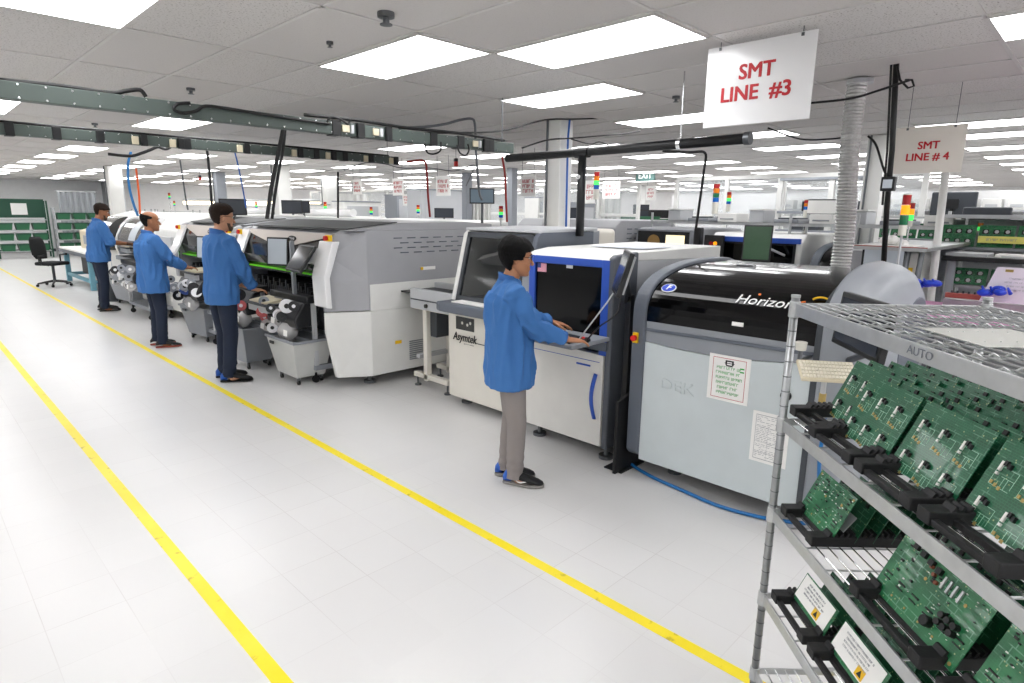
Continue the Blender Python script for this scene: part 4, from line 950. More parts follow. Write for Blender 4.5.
text('AUTO', 'marker_lettering', mat('ink', '6C7078', .6, var=0), rack, (.62, -.0045, SH[0]-.018), (1, 0, 0), (0, 0, 1), .027, bold=0, ext=.0003, sx=1.15)
# paper lying on the top shelf
t = thing('paper_sheet', 'pale translucent sheet lying on the wire top of the rack', 'paper', (RX, RY, 0), RA)
MB().box(.42, .64, .12, .34, SH[0]+.001, SH[0]+.0022).build('sheet', mat('sheet_clear', 'CFCFC8', .4, alpha=.5), t)
# --- board holders and boards (local frame of the rack)
TAN = .45; LV = Vector((0, math.sin(math.atan(TAN)), math.cos(math.atan(TAN)))); LN = Vector((0, -LV.z, LV.y)); LU = Vector((1, 0, 0))
def place(o):  # put a thing built in rack coordinates at the rack
    return o
def to_world(x, y, z): return RM() @ Vector((x, y, z))
def holder(x0, x1, z, depth, label, y0=.012):
    c = to_world(x0, y0, z); t = thing('board_holder', label, 'board holder', c, RA, 'black slotted board holders')
    w = x1-x0; B = .042
    for i, a in enumerate((0, w-B)):
        b = MB().box(a, a+B, 0, depth, .004, .036)
        k = b.build('end_block', 'esd_black', t, bevel=.003)
        q = MB(); yy = .05
        while yy < depth-.01:
            q.hexa([(a+.004, yy, .036), (a+B-.004, yy, .036), (a+B-.004, yy+.008, .036), (a+.004, yy+.008, .036), (a+.004, yy+.007, .047), (a+B-.004, yy+.007, .047), (a+B-.004, yy+.013, .047), (a+.004, yy+.013, .047)]); yy += .017
        q.build('slot_teeth', 'esd_black', k)
    for yy in (.004, .052, depth*.5, depth-.03):
        MB().box(B, w-B, yy, yy+.016, .006, .022).build('cross_bar', 'esd_black', t, bevel=.002)
    return t
def unit_parts(root, x, z, rnd):
    """one repeated circuit: white connector, black parts, gold parts; x, z on the board face"""
    f = -.0012
    MB().box(x-.003, x+.003, f-.005, f, z-.002, z+.020).build('white_connector', 'conn_white', root)
    MB().box(x-.003, x+.003, f-.005, f, z-.012, z-.006).build('white_connector', 'conn_white', root)
    b = MB()
    for k_ in range(2): b.box(x+.006+.011*k_, x+.013+.011*k_, f-.007, f, z+.012-.004*k_, z+.024-.004*k_)
    b.build('chip', 'chip_black', root)
def panel(w, h, kind, full=True, seed=1):
    """a circuit board standing in its local XZ plane; face towards -Y; origin at the lower left corner"""
    rnd = random.Random(seed)
    b = MB().box(0, w, -.0012, .0012, 0, h)
    root = b.build('circuit_board', {'panel': 'pcb_green', 'dense': 'pcb_dense', 'label': 'pcb_dense', 'plain': 'pcb_dark'}[kind], origin=(0, 0, 0))
    if not full:
        q = MB()
        for i in range(int(w/.03)):
            if rnd.random() < .7: q.box(.01+.03*i, .022+.03*i, -.006, -.0012, h-.022-.01*(i % 2), h-.010-.01*(i % 2))
        q.build('component_row', 'chip_black', root)
        return root
    if kind == 'panel':
        nx, nz = 3, 2
        for i in range(nx):
            for j in range(nz): unit_parts(root, w*(.12+.31*i), h*(.64-.46*j), rnd)
        q = MB()
        for i in range(nx):
            for j in range(nz):
                cx, cz = w*(.12+.31*i), h*(.64-.46*j)
                for (a0, a1, c0, c1) in ((.0, .045, .008, .009), (.045, .046, -.03, .009), (.012, .046, -.012, -.011), (.02, .021, -.035, -.012), (.03, .031, -.035, -.012), (-.008, .045, -.036, -.035), (-.008, -.007, -.036, 0)):
                    q.box(cx+a0, min(cx+a1, w-.002), -.0017, -.0012, cz+c0, cz+c1)
        q.build('silkscreen_lines', mat('silk', '9CC6AE', .5, var=0), root)
        q = MB()
        for i in range(nx):
            for j in range(nz):
                for k_ in range(3): q.box(w*(.12+.31*i)-.006+.012*k_, w*(.12+.31*i)+.001+.012*k_, -.0025, -.0012, h*(.64-.46*j)-.034-.003*k_, h*(.64-.46*j)-.026-.003*k_)
        q.build('gold_pads', 'gold', root)
    if kind == 'dense':
        q = MB(); nu = max(3, int(w/.05))
        for i in range(nu):
            cx = w*(i+.5)/nu
            q.box(cx-.012, cx+.012, -.004, -.0012, h*.34, h*.36); q.box(cx-.012, cx+.012, -.004, -.0012, h*.27, h*.285)
        for i in range(26): a, c = rnd.uniform(.03, .94)*w, rnd.uniform(.42, .92)*h; s_ = rnd.uniform(.002, .006); q.box(a, a+s_*1.6, -.004, -.0012, c, c+s_)
        q.build('small_chips', 'chip_black', root)
        q = MB()
        for i in range(40): a, c = rnd.uniform(.03, .95)*w, rnd.uniform(.08, .93)*h; s_ = rnd.uniform(.0012, .003); q.box(a, a+s_*2, -.003, -.0012, c, c+s_)
        q.build('silver_solder', 'conn_white', root)
        q = MB()
        for i in range(nu): q.cyl((w*(i+.35)/nu, -.0025, h*.14), (w*(i+.35)/nu, -.0012, h*.14), .003, 10)
        for a, c in ((.05, .93), (.95, .93), (.05, .06), (.95, .06), (.4, .62), (.8, .7)): q.cyl((w*a, -.0022, h*c), (w*a, -.0012, h*c), .0045, 12)
        q.build('gold_pads', 'gold', root)
        if w > .25:
            for i in range(3):
                for j in range(2): MB().cyl((w*.72+.02*i, -.016, h*.34+.018*j), (w*.72+.02*i, -.0012, h*.34+.018*j), .008, 14).build('capacitor', 'chip_black', root)
            MB().cyl((w*.64, -.02, h*.24), (w*.64, -.0012, h*.24), .013, 18).build('inductor', 'chip_black', root, bevel=.002)
            for i in range(3): MB().cyl((w*.40+.016*i, -.008, h*.80-.012*i), (w*.40+.016*i, -.0012, h*.80-.012*i), .005, 10).build('brown_capacitor', 'comp_red', root)
            for i in range(4): MB().box(w*.16+.03*i, w*.16+.03*i+.016, -.01, -.0012, h*.84-.004*i, h*.92-.004*i).build('relay', 'chip_black', root)
            q = MB()
            for i in range(4): q.box(w*.55+.018*i, w*.55+.018*i+.006, -.006, -.0012, h*.66, h*.82)
            q.build('silver_fins', 'zinc', root)
    if kind == 'label':
        lb = MB().box(.004, w-.012, -.0022, -.0012, .012, h-.004).build('white_label', 'paper', root)
        scribble('label_lettering', 'print_grey', lb, Vector((w*.45, -.0024, h*.62)), Vector((1, 0, 0)), Vector((0, 0, 1)), w*.62, 4, h*.06, h*.12, seed)
        MB().box(w*.56, w*.56+.035, -.003, -.0022, .016, .046).build('esd_sticker', 'esd_yellow', root)
        MB().prism([(w*.56+.008, .022), (w*.56+.028, .022), (w*.56+.018, .041)], 'y', -.0035, -.003).build('sticker_triangle', 'text_black', root)
    return root
def board(kind, w, h, x, y, z, label, group=None, seed=1, src=None, full=True, lean=None):
    lean = math.atan(TAN) if lean is None else lean
    if src is None: o = panel(w, h, kind, full, seed)
    else:
        o = dup(src, (0, 0, 0), 0, label, group)
    o.matrix_basis = Matrix.Translation(to_world(x, y, z)) @ Matrix.Rotation(RA, 4, 'Z') @ Matrix.Rotation(-lean, 4, 'X')
    if 'group' in o and not group: del o['group']
    tag(o, label, 'circuit board', group)
    return o
Z2, Z3, Z4, Z5 = [s_+.018 for s_ in SH[1:]]
xs = (-.045, .15, .405, .665, .93, 1.19)
nm = ('first from the rack post, farthest on the second shelf', 'second along the front of the second shelf', 'third along the front of the second shelf, facing fully', 'fourth along the second shelf, cut by the right edge')
src = None
for i in range(4):
    y = .155 if i == 0 else .105
    o = board('panel', .236, .192, xs[i]+(.02 if i == 0 else 0), y, Z2, 'six circuit board panel, '+nm[i], seed=2, src=src)
    src = src or o
    holder(xs[i]+.0, xs[i]+.21 if i == 0 else xs[i]+.236, SH[1], .5, 'black slotted holder under the front boards, number order '+('farthest' if i == 0 else 'nearer')+' on the second shelf' if 0 else ['black slotted holder by the rack post on the second shelf', 'black slotted holder second from the post on the second shelf', 'black slotted holder in the middle of the second shelf edge', 'black slotted holder at the right edge of the second shelf'][i], y0=.012 if i else .04)
bsrc = None
for i in range(4):
    for k_ in range(5):
        y = (.205 if i == 0 else .16)+.06*k_
        if y > .5: continue
        row = ('second', 'third', 'fourth', 'fifth', 'sixth')[k_]
        o = board('panel', .236, .192, xs[i]+.012*(k_ % 2)+(.01 if i == 0 else 0), y, Z2, '%s board panel back in the %s column of the second shelf' % (row, ('farthest', 'second', 'third', 'nearest')[i]), 'board panels stacked behind on the second shelf', full=False, src=bsrc)
        bsrc = bsrc or o
w_ = thing('warning_tag', 'white tag with yellow static warning between two board panels on the second shelf', 'tag', (0, 0, 0))
w_.matrix_basis = Matrix.Translation(to_world(.60, .19, Z2+.0)) @ Matrix.Rotation(RA, 4, 'Z') @ Matrix.Rotation(-math.atan(TAN), 4, 'X')
MB().box(0, .1, -.001, .001, 0, .12).build('tag_plate', 'light_grey', w_); MB().box(.01, .05, -.003, -.001, .015, .055).build('esd_sticker', 'esd_yellow', w_); MB().prism([(.02, .022), (.04, .022), (.03, .042)], 'y', -.004, -.003).build('sticker_triangle', 'text_black', w_)
# third level
board('dense', .212, .155, .035, .07, Z3, 'small densely fitted green board at the post end of the third shelf', seed=5)
holder(.03, .25, SH[2], .5, 'black slotted holder at the post end of the third shelf')
bsrc = None
for k_ in range(6):
    o = board('plain', .2, .14, .05, .14+.055*k_, Z3, '%s dark green board in the row behind the small dense board' % ('first', 'second', 'third', 'fourth', 'fifth', 'sixth')[k_], 'dark boards behind on the third shelf', full=False, src=bsrc, seed=8); bsrc = bsrc or o
t = thing('grey_card', 'small grey card tucked behind the small dense board on the third shelf', 'card', (0, 0, 0))
t.matrix_basis = Matrix.Translation(to_world(.10, .095, Z3)) @ Matrix.Rotation(RA, 4, 'Z') @ Matrix.Rotation(-.65, 4, 'X'); MB().box(0, .13, -.001, .001, 0, .09).build('card', 'light_grey', t, bevel=.0004)
board('dense', .305, .188, .468, .067, Z3, 'large densely fitted green board in the middle of the third shelf', seed=11)
holder(.46, .75, SH[2], .5, 'black slotted holder under the large dense board on the third shelf')
board('dense', .33, .19, .815, .067, Z3, 'large green board cut by the lower right corner of the view', seed=12)
holder(.80, 1.12, SH[2], .5, 'black slotted holder nearest the camera on the third shelf')
for k_ in range(3): board('plain', .3, .18, .47, .16+.09*k_, Z3, '%s dark board standing behind the large dense board' % ('first', 'second', 'third')[k_], 'dark boards behind the large dense board', full=False, seed=13)
# fourth level
board('label', .205, .098, .062, .073, Z4+.012, 'board with a white printed label and yellow sticker, farther one on the fourth shelf', seed=21)
board('label', .225, .1, .305, .073, Z4+.012, 'board with a white printed label and yellow sticker, nearer one at the bottom edge', seed=22)
holder(.03, .27, SH[3], .5, 'black slotted holder under the farther labelled board')
holder(.295, .53, SH[3], .5, 'black slotted holder under the nearer labelled board')
holder(.56, .80, SH[3], .5, 'black slotted holder deep under the large dense board on the fourth shelf')
bsrc = None
for i, xx in enumerate((.07, .31, .57)):
    for k_ in range(6):
        if i == 2 and k_ > 4: continue
        o = board('plain', .2, .125, xx, .14+.062*k_, Z4, '%s dark green board in the %s row behind on the fourth shelf' % (('first', 'second', 'third', 'fourth', 'fifth', 'sixth')[k_], ('farthest', 'middle', 'nearest')[i]), 'dark boards behind on the fourth shelf', full=False, src=bsrc, seed=8); bsrc = bsrc or o
# ------------------------------------------------------------------ signal towers
TW = []
def tower(*a, **k): TW.append((a, k))
def hit(x, y, z):
    ok, loc, nn, ix, ob, mm = S.ray_cast(bpy.context.evaluated_depsgraph_get(), Vector((x, y, z)), Vector((0, 0, -1)))
    return max(loc.z, 0) if ok else 0.
def tower_(p, label, cols, r, seg, pole, group='signal towers', top=None, polem='chrome', neck=.1):
    r = r*.82
    p = Vector(p); zb_ = p.z-len(cols)*seg-neck; pole = zb_-hit(p.x, p.y, zb_-.02)
    t = thing('signal_tower', label, 'signal tower', (p.x, p.y, p.z-len(cols)*seg-neck-pole), group=group, world=True)
    z = p.z
    MB().cyl(p, p+Vector((0, 0, .008)), r*.98, 16).build('cap', 'lamp_white', t)
    for c in cols: MB().cyl((p.x, p.y, z-seg*.96), (p.x, p.y, z), r, 18).build('lens', c, t, smooth=False); z -= seg
    MB().cyl((p.x, p.y, z-neck), (p.x, p.y, z), r*.98, 18).build('housing', 'lamp_white', t)
    MB().cyl((p.x, p.y, z-neck-pole), (p.x, p.y, z-neck), r*.3, 10).build('pole', polem, t)
    MB().cyl((p.x, p.y, z-neck-pole), (p.x, p.y, z-neck-pole+.02), r*.8, 12).build('base', 'light_grey', t)
R_, O_, G_, GL, B_ = 'lamp_red', 'lamp_orange', 'lamp_green', 'lamp_green_lit', 'lamp_blue'
tower(atx(597, 172, 8.2), 'tall signal tower with lit green band above the vented machine', [R_, O_, GL, B_], .055, .068*1.0, .42, neck=.16)
tower(atx(717, 184, 8.6), 'tall signal tower of red, orange, green and blue above the blue striped machine', [R_, O_, G_, B_], .055, .065, .45, neck=.17)
tower(atx(729.5, 192, 10), 'smaller signal tower with lit green band right of the taller red topped one', [R_, O_, GL, B_], .045, .05, .3, neck=.12)
tower(atx(806.5, 200, 9), 'small signal tower with yellowed tag left of the duct', [R_, O_, B_], .03, .045, .5, neck=.12)
tower(aty(907.5, 195, 1.15), 'largest signal tower with amber lit, behind the right end of the printing machine', [R_, 'lamp_amber_lit', G_], .034, .072, .42, top='lamp_red', polem='light_grey', neck=.075)
tower(atx(912.5, 203, 7.5), 'small signal tower partly hidden behind the largest one on the right', ['lamp_red', 'lamp_amber_lit', GL], .035, .06, .4, neck=.06)
for px, py, X, lb in ((325, 202, 7.5, 'small far signal tower over the dark roof panel, left one'), (371, 207, 9, 'small far signal tower over the dark roof panel, right one'), (501, 206, 7.5, 'small far signal tower near the black pipe drop'), (256, 202, 8.5, 'small far signal tower right of the bearded worker'), (169, 193, 7.2, 'small far signal tower with green light above the balding worker'), (174, 201, 8.3, 'tiny signal tower just right of another above the balding worker'), (418, 175+30, 9, 'small signal tower beside the red hanging cord')):
    tower(atx(px, py, X), lb, [R_, O_, GL, B_], .045 if X < 10 else .05, .05, .35, neck=.04)
# yellowed tag on the small tower
p = atx(804, 246, 8.95); t = thing('hanging_tag', 'yellowed cloth tag hanging on the small tower left of the duct', 'tag', p, world=True)
MB().loft([[p+Vector((0, a*math.cos(q), z)) + Vector((.012*math.sin(q), 0, 0)) for q in [2*PI*i/12 for i in range(12)]] for a, z in ((.01, .28), (.02, .1), (.05, .03), (.055, -.08), (.03, -.16))]).build('cloth', mat('tag_yellow', 'C9B87A', .7, var=.2, scale=40), t)
# ------------------------------------------------------------------ second production line behind
def boxmachine(label, x0, x1, y0, y1, z1, m='light_grey', name='machine', vents=None, win=None, chamfer=.2, extra=None):
    t = thing(name, label, 'machine', ((x0+x1)/2, (y0+y1)/2, 0), world=True)
    pr = [(x0+.04, .12), (x0, .8), (x0+chamfer, z1-.12), (x0+chamfer+.15, z1), (x1-.2, z1), (x1, z1-.15), (x1, .12)]
    MB().prism(pr, 'y', y0, y1).build('body', m, t, bevel=.02)
    MB().box(x0+.1, x1-.1, y0+.06, y1-.06, 0, .12).build('plinth', 'dark_grey', t)
    if vents:
        b = MB()
        for r_ in range(4):
            for c in range(5): b.box(x0+.5+.2*c, x0+.62+.2*c, y0-.006, y0, z1-.35+.07*r_, z1-.335+.07*r_)
        b.build('vent_slots', 'slate', t)
    if win:
        b0, b1, c0, c1, mm = win
        MB().box(x0-.02, x0+.25, b0-.03, b1+.03, c0-.03, c1+.03).build('window_frame', extra or 'mid_grey', t, bevel=.01)
        MB().box(x0-.03, x0-.018, b0, b1, c0, c1).build('window', mm, t)
    return t
t = boxmachine('grey machine with rows of vents behind the white cabinet', 7.4, 9.4, 5.35, 7.4, 1.70, 'warm_grey', vents=True)
t = thing('pale_oven', 'long low white machine top running behind the grey placement machines', 'machine', (7.5, 13, 0), world=True)
MB().prism([(6.6, .14), (6.6, 1.2), (6.9, 1.6), (8.2, 1.64), (8.4, .14)], 'y', 8.2, 11.8).build('body', 'white_paint', t, bevel=.04)
MB().box(6.58, 6.6, 8.6, 11.4, .5, 1.1).build('door', 'light_grey', t)
for a, b_, lb in ((12.2, 15.6, 'second long white machine top behind the line on the left'), (16, 21, 'farthest long white machine top behind the line on the left')):
    t = thing('pale_oven', lb, 'machine', (7.6, (a+b_)/2, 0), world=True)
    MB().prism([(6.6, .14), (6.6, 1.2), (6.9, 1.62), (8.2, 1.66), (8.4, .14)], 'y', a, b_).build('body', 'white_paint', t, bevel=.04)
    MB().box(6.58, 6.6, a+.3, b_-.3, .5, 1.1).build('door', 'light_grey', t); MB().cyl((7.5, a+.3, 1.74), (7.5, b_-.5, 1.74), .09, 14).build('top_duct', 'paper_plastic', t)
# machine with bright windows (dispenser of line behind)
t = boxmachine('grey machine with bright lit windows and round lens left of the blue striped machine', 8.0, 9.6, 4.25, 5.3, 1.60, 'warm_grey', win=(4.35, 5.2, 1.22, 1.55, 'smoked_glass'), chamfer=.05)
MB().box(7.965, 7.972, 4.42, 4.72, 1.27, 1.5).build('lit_window', mat('lit_cream', 'F0E6C8', .4, emit='FFF0C8', es=.9, var=.15), t)
MB().cyl((7.955, 4.92, 1.4), (7.968, 4.92, 1.4), .10, 20).build('lens', mat('lens_brown', '6A5638', .2, emit='A07C40', es=.25, var=.4, scale=12), t)
MB().box(7.9, 8.02, 4.15, 4.25, 1.1, 1.62).build('dark_edge', 'black_plastic', t, bevel=.02)
t = boxmachine('white machine with blue stripe and dark front behind the nearest machines', 8.1, 9.8, 2.85, 4.1, 1.56, 'white_paint', win=(2.95, 4.02, .95, 1.42, 'dark_glass'), chamfer=.0, extra='black_plastic')
MB().box(8.05, 8.1, 2.86, 4.1, 1.445, 1.51).build('blue_stripe', 'blue_paint', t, bevel=.004)
MB().box(8.03, 8.045, 3.42, 3.5, 1.41, 1.45).build('latch', 'paper', t)
t.name = 'machine'
o = atx(757, 243, 7.6); screen(o.x, o.y, o.z, .34, .44, (-1, -.25, 0), .12, 'portrait dark green monitor on an arm before the blue striped machine', 'lcd_green', base=(8.0, o.y-.2, 1.3))
o = atx(713, 247, 7.9); t = thing('button_panel', 'dark button panel with red, yellow and green lamps left of the portrait monitor', 'panel', o, world=True)
MB().box(o.x, o.x+.05, o.y-.14, o.y+.14, o.z-.16, o.z+.16).build('housing', 'black_plastic', t, bevel=.01)
for c, dz, dy in (('lamp_red', .05, .03), ('lamp_amber_lit', .05, -.03), ('lamp_green_lit', -.06, .0)): MB().cyl((o.x-.015, o.y+dy, o.z+dz), (o.x, o.y+dy, o.z+dz), .025, 12).build('lamp', c, t)
printer('stencil_printer', 'second arched printing machine with glossy black cover, behind the duct', 7.7, 2.6, 1.25, txt=False)
# long wire shelf on posts above that line
t = thing('wire_shelf', 'long chrome wire shelf on posts running above the second line of machines', 'shelf', (8.6, 3.6, 0), world=True)
b = MB(); z = 1.70
b.box(8.3, 8.32, 1.2, 5.2, z-.04, z); b.box(8.9, 8.92, 1.2, 5.2, z-.04, z)
b.build('shelf_rail', 'zinc', t)
b = MB()
for i in range(100): b.box(8.3, 8.92, 1.2+.04*i, 1.208+.04*i, z-.01, z-.002)
b.build('shelf_wires', 'zinc', t)
for y in (1.22, 2.3, 3.1, 5.18):
    for x in (8.31, 8.91): MB().cyl((x, y, 0), (x, y, z+.12), .018, 10).build('post', 'zinc', t)
rr = random.Random(3)
for i in range(9):
    y = 1.5+.42*i; kind = i % 3
    if kind == 0:
        t = thing('reel_box', ['white paper stack', 'low white box', 'flat white carton'][i//3]+' on the long wire shelf, '+('left end', 'middle', 'right end')[2-i//3], 'box', (8.6, y, z), world=True); MB().box(8.4, 8.8, y-.14, y+.14, z, z+.12).build('carton', 'paper', t, bevel=.006); MB().box(8.395, 8.4, y-.1, y+.1, z+.03, z+.05).build('label_strip', 'print_grey', t)
    elif kind == 1:
        t = thing('parts_tray', ['grey parts tray', 'dark parts tray', 'shallow parts tray'][i//3]+' on the long wire shelf, '+('left end', 'middle', 'right end')[2-i//3], 'tray', (8.6, y, z), world=True); MB().box(8.35, 8.85, y-.16, y+.16, z, z+.05).build('tray', 'mid_grey', t, bevel=.01); MB().box(8.4, 8.8, y-.12, y+.12, z+.05, z+.07).build('parts', 'dark_grey', t)
    else:
        t = thing('component_box', ['clear component box', 'pale component box', 'squat component box'][i//3]+' on the long wire shelf, '+('left end', 'middle', 'right end')[2-i//3], 'box', (8.6, y, z), world=True); MB().box(8.4, 8.8, y-.1, y+.1, z, z+.16).build('case', 'light_grey', t, bevel=.01); MB().box(8.39, 8.81, y-.11, y+.11, z+.16, z+.18).build('lid', 'white_paint', t)
# glass partition enclosure
def partition(x, y0, y1, label, n, zt=2.55, zb=.9):
    t = thing('glass_partition', label, 'partition', (x, (y0+y1)/2, 0), world=True)
    for i in range(n+1):
        y = y0+(y1-y0)*i/n; MB().box(x-.04, x+.04, y-.045, y+.045, 0, zt).build('mullion', 'white_paint', t, bevel=.006)
    for zz in (zt, zb, 1.75): MB().box(x-.035, x+.035, y0, y1, zz-.04, zz+.04).build('transom', 'white_paint', t, bevel=.006)
    MB().box(x-.02, x+.02, y0, y1, .02, zb).build('lower_panel', 'light_grey', t)
    for i in range(n):
        ya = y0+(y1-y0)*i/n+.05; yb = y0+(y1-y0)*(i+1)/n-.05; MB().box(x-.004, x+.004, ya, yb, zb+.04, zt-.04).build('pane', 'glass_pane', t)
partition(12.5, 2.5, 7.2, 'white framed glass partition behind the signal towers', 4)
partition(14.5, 9.5, 18, 'white framed glass partition in the far middle', 5)
partition(13.5, 18.5, 26, 'white framed glass partition far behind the left workers', 5)
# open white frames (posts) near the duct
t = thing('frame_stand', 'tall white profile frame with dark shelves between the signal tower and duct', 'frame', (10.6, 3.2, 0), world=True)
for y in (2.6, 3.35, 4.15):
    MB().box(10.5, 10.58, y-.04, y+.04, 0, 2.4).build('post', 'white_paint', t, bevel=.004)
for zz in (1.25, 1.55, 1.85, 2.38): MB().box(10.48, 10.9, 2.6, 4.15, zz-.02, zz+.02).build('shelf', 'mid_grey', t)
for i, (y, zz, w_) in enumerate(((2.8, 1.87, .3), (3.15, 1.87, .22), (3.6, 1.87, .35), (2.85, 1.57, .4), (3.7, 1.57, .45), (3.0, 1.27, .5), (3.8, 1.27, .3))):
    b_ = thing('instrument', ('dark instrument', 'grey instrument', 'black instrument', 'wide grey instrument', 'dark wide instrument', 'pale instrument', 'small dark instrument')[i]+' on the white profile frame left of the duct', 'instrument', (10.7, y, zz), world=True)
    MB().box(10.52, 10.85, y-w_/2, y+w_/2, zz, zz+.16).build('case', ('dark_grey', 'mid_grey', 'black_plastic', 'mid_grey', 'dark_grey', 'light_grey', 'dark_grey')[i], b_, bevel=.01)
    MB().box(10.512, 10.52, y-w_*.35, y+w_*.35, zz+.05, zz+.12).build('front_panel', 'lcd_light' if i % 2 else 'smoked_glass', b_)
o = atx(823, 207, 9.4); screen(o.x, o.y, o.z, .5, .22, (-1, -.2, 0), .1, 'small wide monitor with white screen left of the duct', 'paper')
# ------------------------------------------------------------------ back benches, cartons, people far away
def shelfunit(x, y, L, label, zs, m, rot=0, depth=.5, items=None, grp=None, boards=None, nb=8, pm='zinc'):
    t = thing('storage_rack', label, 'rack', (x, y, 0), rot, world=True)
    for a in (0, L):
        for b_ in (0, depth): 
            P = WM[t.name] @ Vector((b_, a, 0)); MB().box(P.x-.02, P.x+.02, P.y-.02, P.y+.02, 0, zs[-1]+.1).build('post', pm, t)
    for z in zs:
        q = MB(); W = WM[t.name]
        q.hexa([W @ Vector(v) for v in ((-.02, 0, z-.03), (depth+.02, 0, z-.03), (depth+.02, L, z-.03), (-.02, L, z-.03), (-.02, 0, z), (depth+.02, 0, z), (depth+.02, L, z), (-.02, L, z))]); q.build('shelf', m, t)
    return t
# far left: green racks of bins
for i, (px, py) in enumerate(((2, 253), (26, 252))):
    pass
for i, (x, y) in enumerate(((2.6, 27.5), (4.3, 27.5), (6.0, 27.2))):
    t = shelfunit(x, y, .8, ('green framed rack of green bins at the far left edge', 'steel rack of green bins beside the wall at far left', 'steel rack of green bins left of the office chair')[i], (.35, .75, 1.15, 1.55), 'zinc' , rot=-PI/2, depth=.0, pm='rack_green' if i == 0 else 'zinc') if 0 else thing('storage_rack', ('green framed rack of green bins at the far left edge', 'steel rack of green bins beside the wall at far left', 'steel rack of green bins behind the office chair')[i], 'rack', (x+.75, y, 0), world=True)
    for a in (x, x+1.5):
        for b_ in (y, y+.5): MB().box(a-.025, a+.025, b_-.025, b_+.025, 0, 1.75 if i else 2.0).build('post', 'rack_green' if i == 0 else 'zinc', t)
    for z in (.25, .62, .98, 1.34): MB().box(x, x+1.5, y-.02, y+.52, z-.03, z).build('shelf', 'zinc', t)
    if i == 0: MB().box(x-.1, x+1.5, y+.5, y+.54, 1.4, 2.05).build('back_panel', 'rack_green', t); MB().box(x+.55, x+1.0, y+.49, y+.5, 1.5, 1.9).build('notice', 'paper', t)
    for zi, z in enumerate((.25, .62, .98, 1.34)):
        if zi == 3 and i == 0: continue
        for k_ in range(3):
            b_ = thing('storage_bin', 'green bin on the %s shelf of the %s far left rack' % (('lowest', 'second', 'third', 'top')[zi], ('first', 'second', 'third')[i]), 'bin', (x+.27+.48*k_, y+.2, z), group='green bins, rack %d shelf %d' % (i+1, zi+1), world=True)
            cx = x+.27+.48*k_
            MB().hexa([(cx-.17, y, z), (cx+.17, y, z), (cx+.17, y+.4, z), (cx-.17, y+.4, z), (cx-.2, y-.03, z+.24), (cx+.2, y-.03, z+.24), (cx+.2, y+.43, z+.24), (cx-.2, y+.43, z+.24)]).build('tub', 'bin_green', b_)
            MB().box(cx-.205, cx+.205, y-.04, y-.03, z+.2, z+.25).build('rim', 'rack_green', b_)
struct('wall_side', MB().box(6.6, 6.75, 28.2, Y1, 0, CZ), 'wall_grey')
# cable machines & tube frames behind the office chair
rr = random.Random(12)
for i, (x, y, lb) in enumerate(((5.2, 22, 'thin metal frame stand with trays behind the office chair'), (6.3, 20.5, 'thin metal frame stand with trays left of the far worker'), (5.6, 24.5, 'thin metal frame stand near the green bins'))):
    t = thing('frame_stand', lb, 'frame', (x, y, 0), world=True)
    for a in (x-.5, x+.5):
        for b_ in (y-.3, y+.3): MB().cyl((a, b_, 0), (a, b_, 1.75), .02, 8).build('post', 'zinc', t)
    for z in (.5, .9, 1.3, 1.7): MB().box(x-.52, x+.52, y-.32, y+.32, z-.015, z).build('tray', 'zinc', t)
    for z in (.5, .9, 1.3):
        p_ = thing('parts_tray', 'parts tray on the %s level of the frame stand %s' % ({.5: 'lower', .9: 'middle', 1.3: 'upper'}[z], ' '.join(lb.split()[-5:])), 'tray', (x, y, z), world=True)
        MB().box(x-.4, x+.35, y-.25, y+.25, z, z+.12).build('tray', 'mid_grey' if z != .9 else 'dark_grey', p_, bevel=.01); MB().box(x-.3, x+.2, y-.2, y+.2, z+.12, z+.18).build('contents', 'light_grey', p_)
# warm strip lights far left
t = thing('strip_light', 'long warm fluorescent strip light far behind the left workers', 'strip light', (13.3, 24, 1.75), world=True)
p0, p1 = aty(136, 200.5, 27), aty(215, 205.5, 22)
MB().cyl((9.0, 28.5, 2.02), (12.6, 21, 2.02), .07, 8).build('tube', 'diffuser_tube', t); MB().cyl((9.0, 28.5, 2.14), (12.6, 21, 2.14), .06, 8).build('reflector', 'light_grey', t)
MB().cyl((9.6, 26.5, 1.93), (9.6, 26.5, CZ), .02, 6).cyl((12.6, 21, 1.93), (12.6, 21, CZ), .02, 6).build('hanger', 'dark_steel', t)
# blue workbench with chair
bx, by = 2.95, 15.5
t = thing('workbench', 'light blue workbench with white top left of the far worker', 'workbench', (3.6, 16.5, 0), world=True)
MB().box(2.9, 3.95, 15.7, 18.6, .80, .84).build('top', 'paper', t, bevel=.006); MB().box(2.9, 2.95, 15.7, 18.6, .72, .80).build('apron', 'slate', t)
for x in (3.0, 3.9):
    for y in (15.9, 18.4): MB().box(x-.05, x+.05, y-.05, y+.05, 0, .8).build('leg', 'bench_blue', t, bevel=.005)
for y in (15.9, 18.4): MB().box(3.0, 3.9, y-.03, y+.03, .15, .22).build('side_rail', 'bench_blue', t)
MB().box(2.97, 3.03, 15.9, 18.4, .15, .22).build('foot_rail', 'bench_blue', t)
t = thing('equipment_case', 'cream tabletop device on the blue workbench', 'device', (3.5, 17.2, .84), world=True)
MB().prism([(3.2, .84), (3.2, 1.25), (3.45, 1.33), (3.8, 1.2), (3.8, .84)], 'y', 16.7, 17.7).build('body', 'cream_plastic', t, bevel=.02); MB().box(3.19, 3.2, 16.8, 17.3, .95, 1.15).build('front_panel', 'mid_grey', t)
t = thing('tool_box', 'black box with yellow tape on the blue workbench', 'box', (3.3, 16.0, .84), world=True)
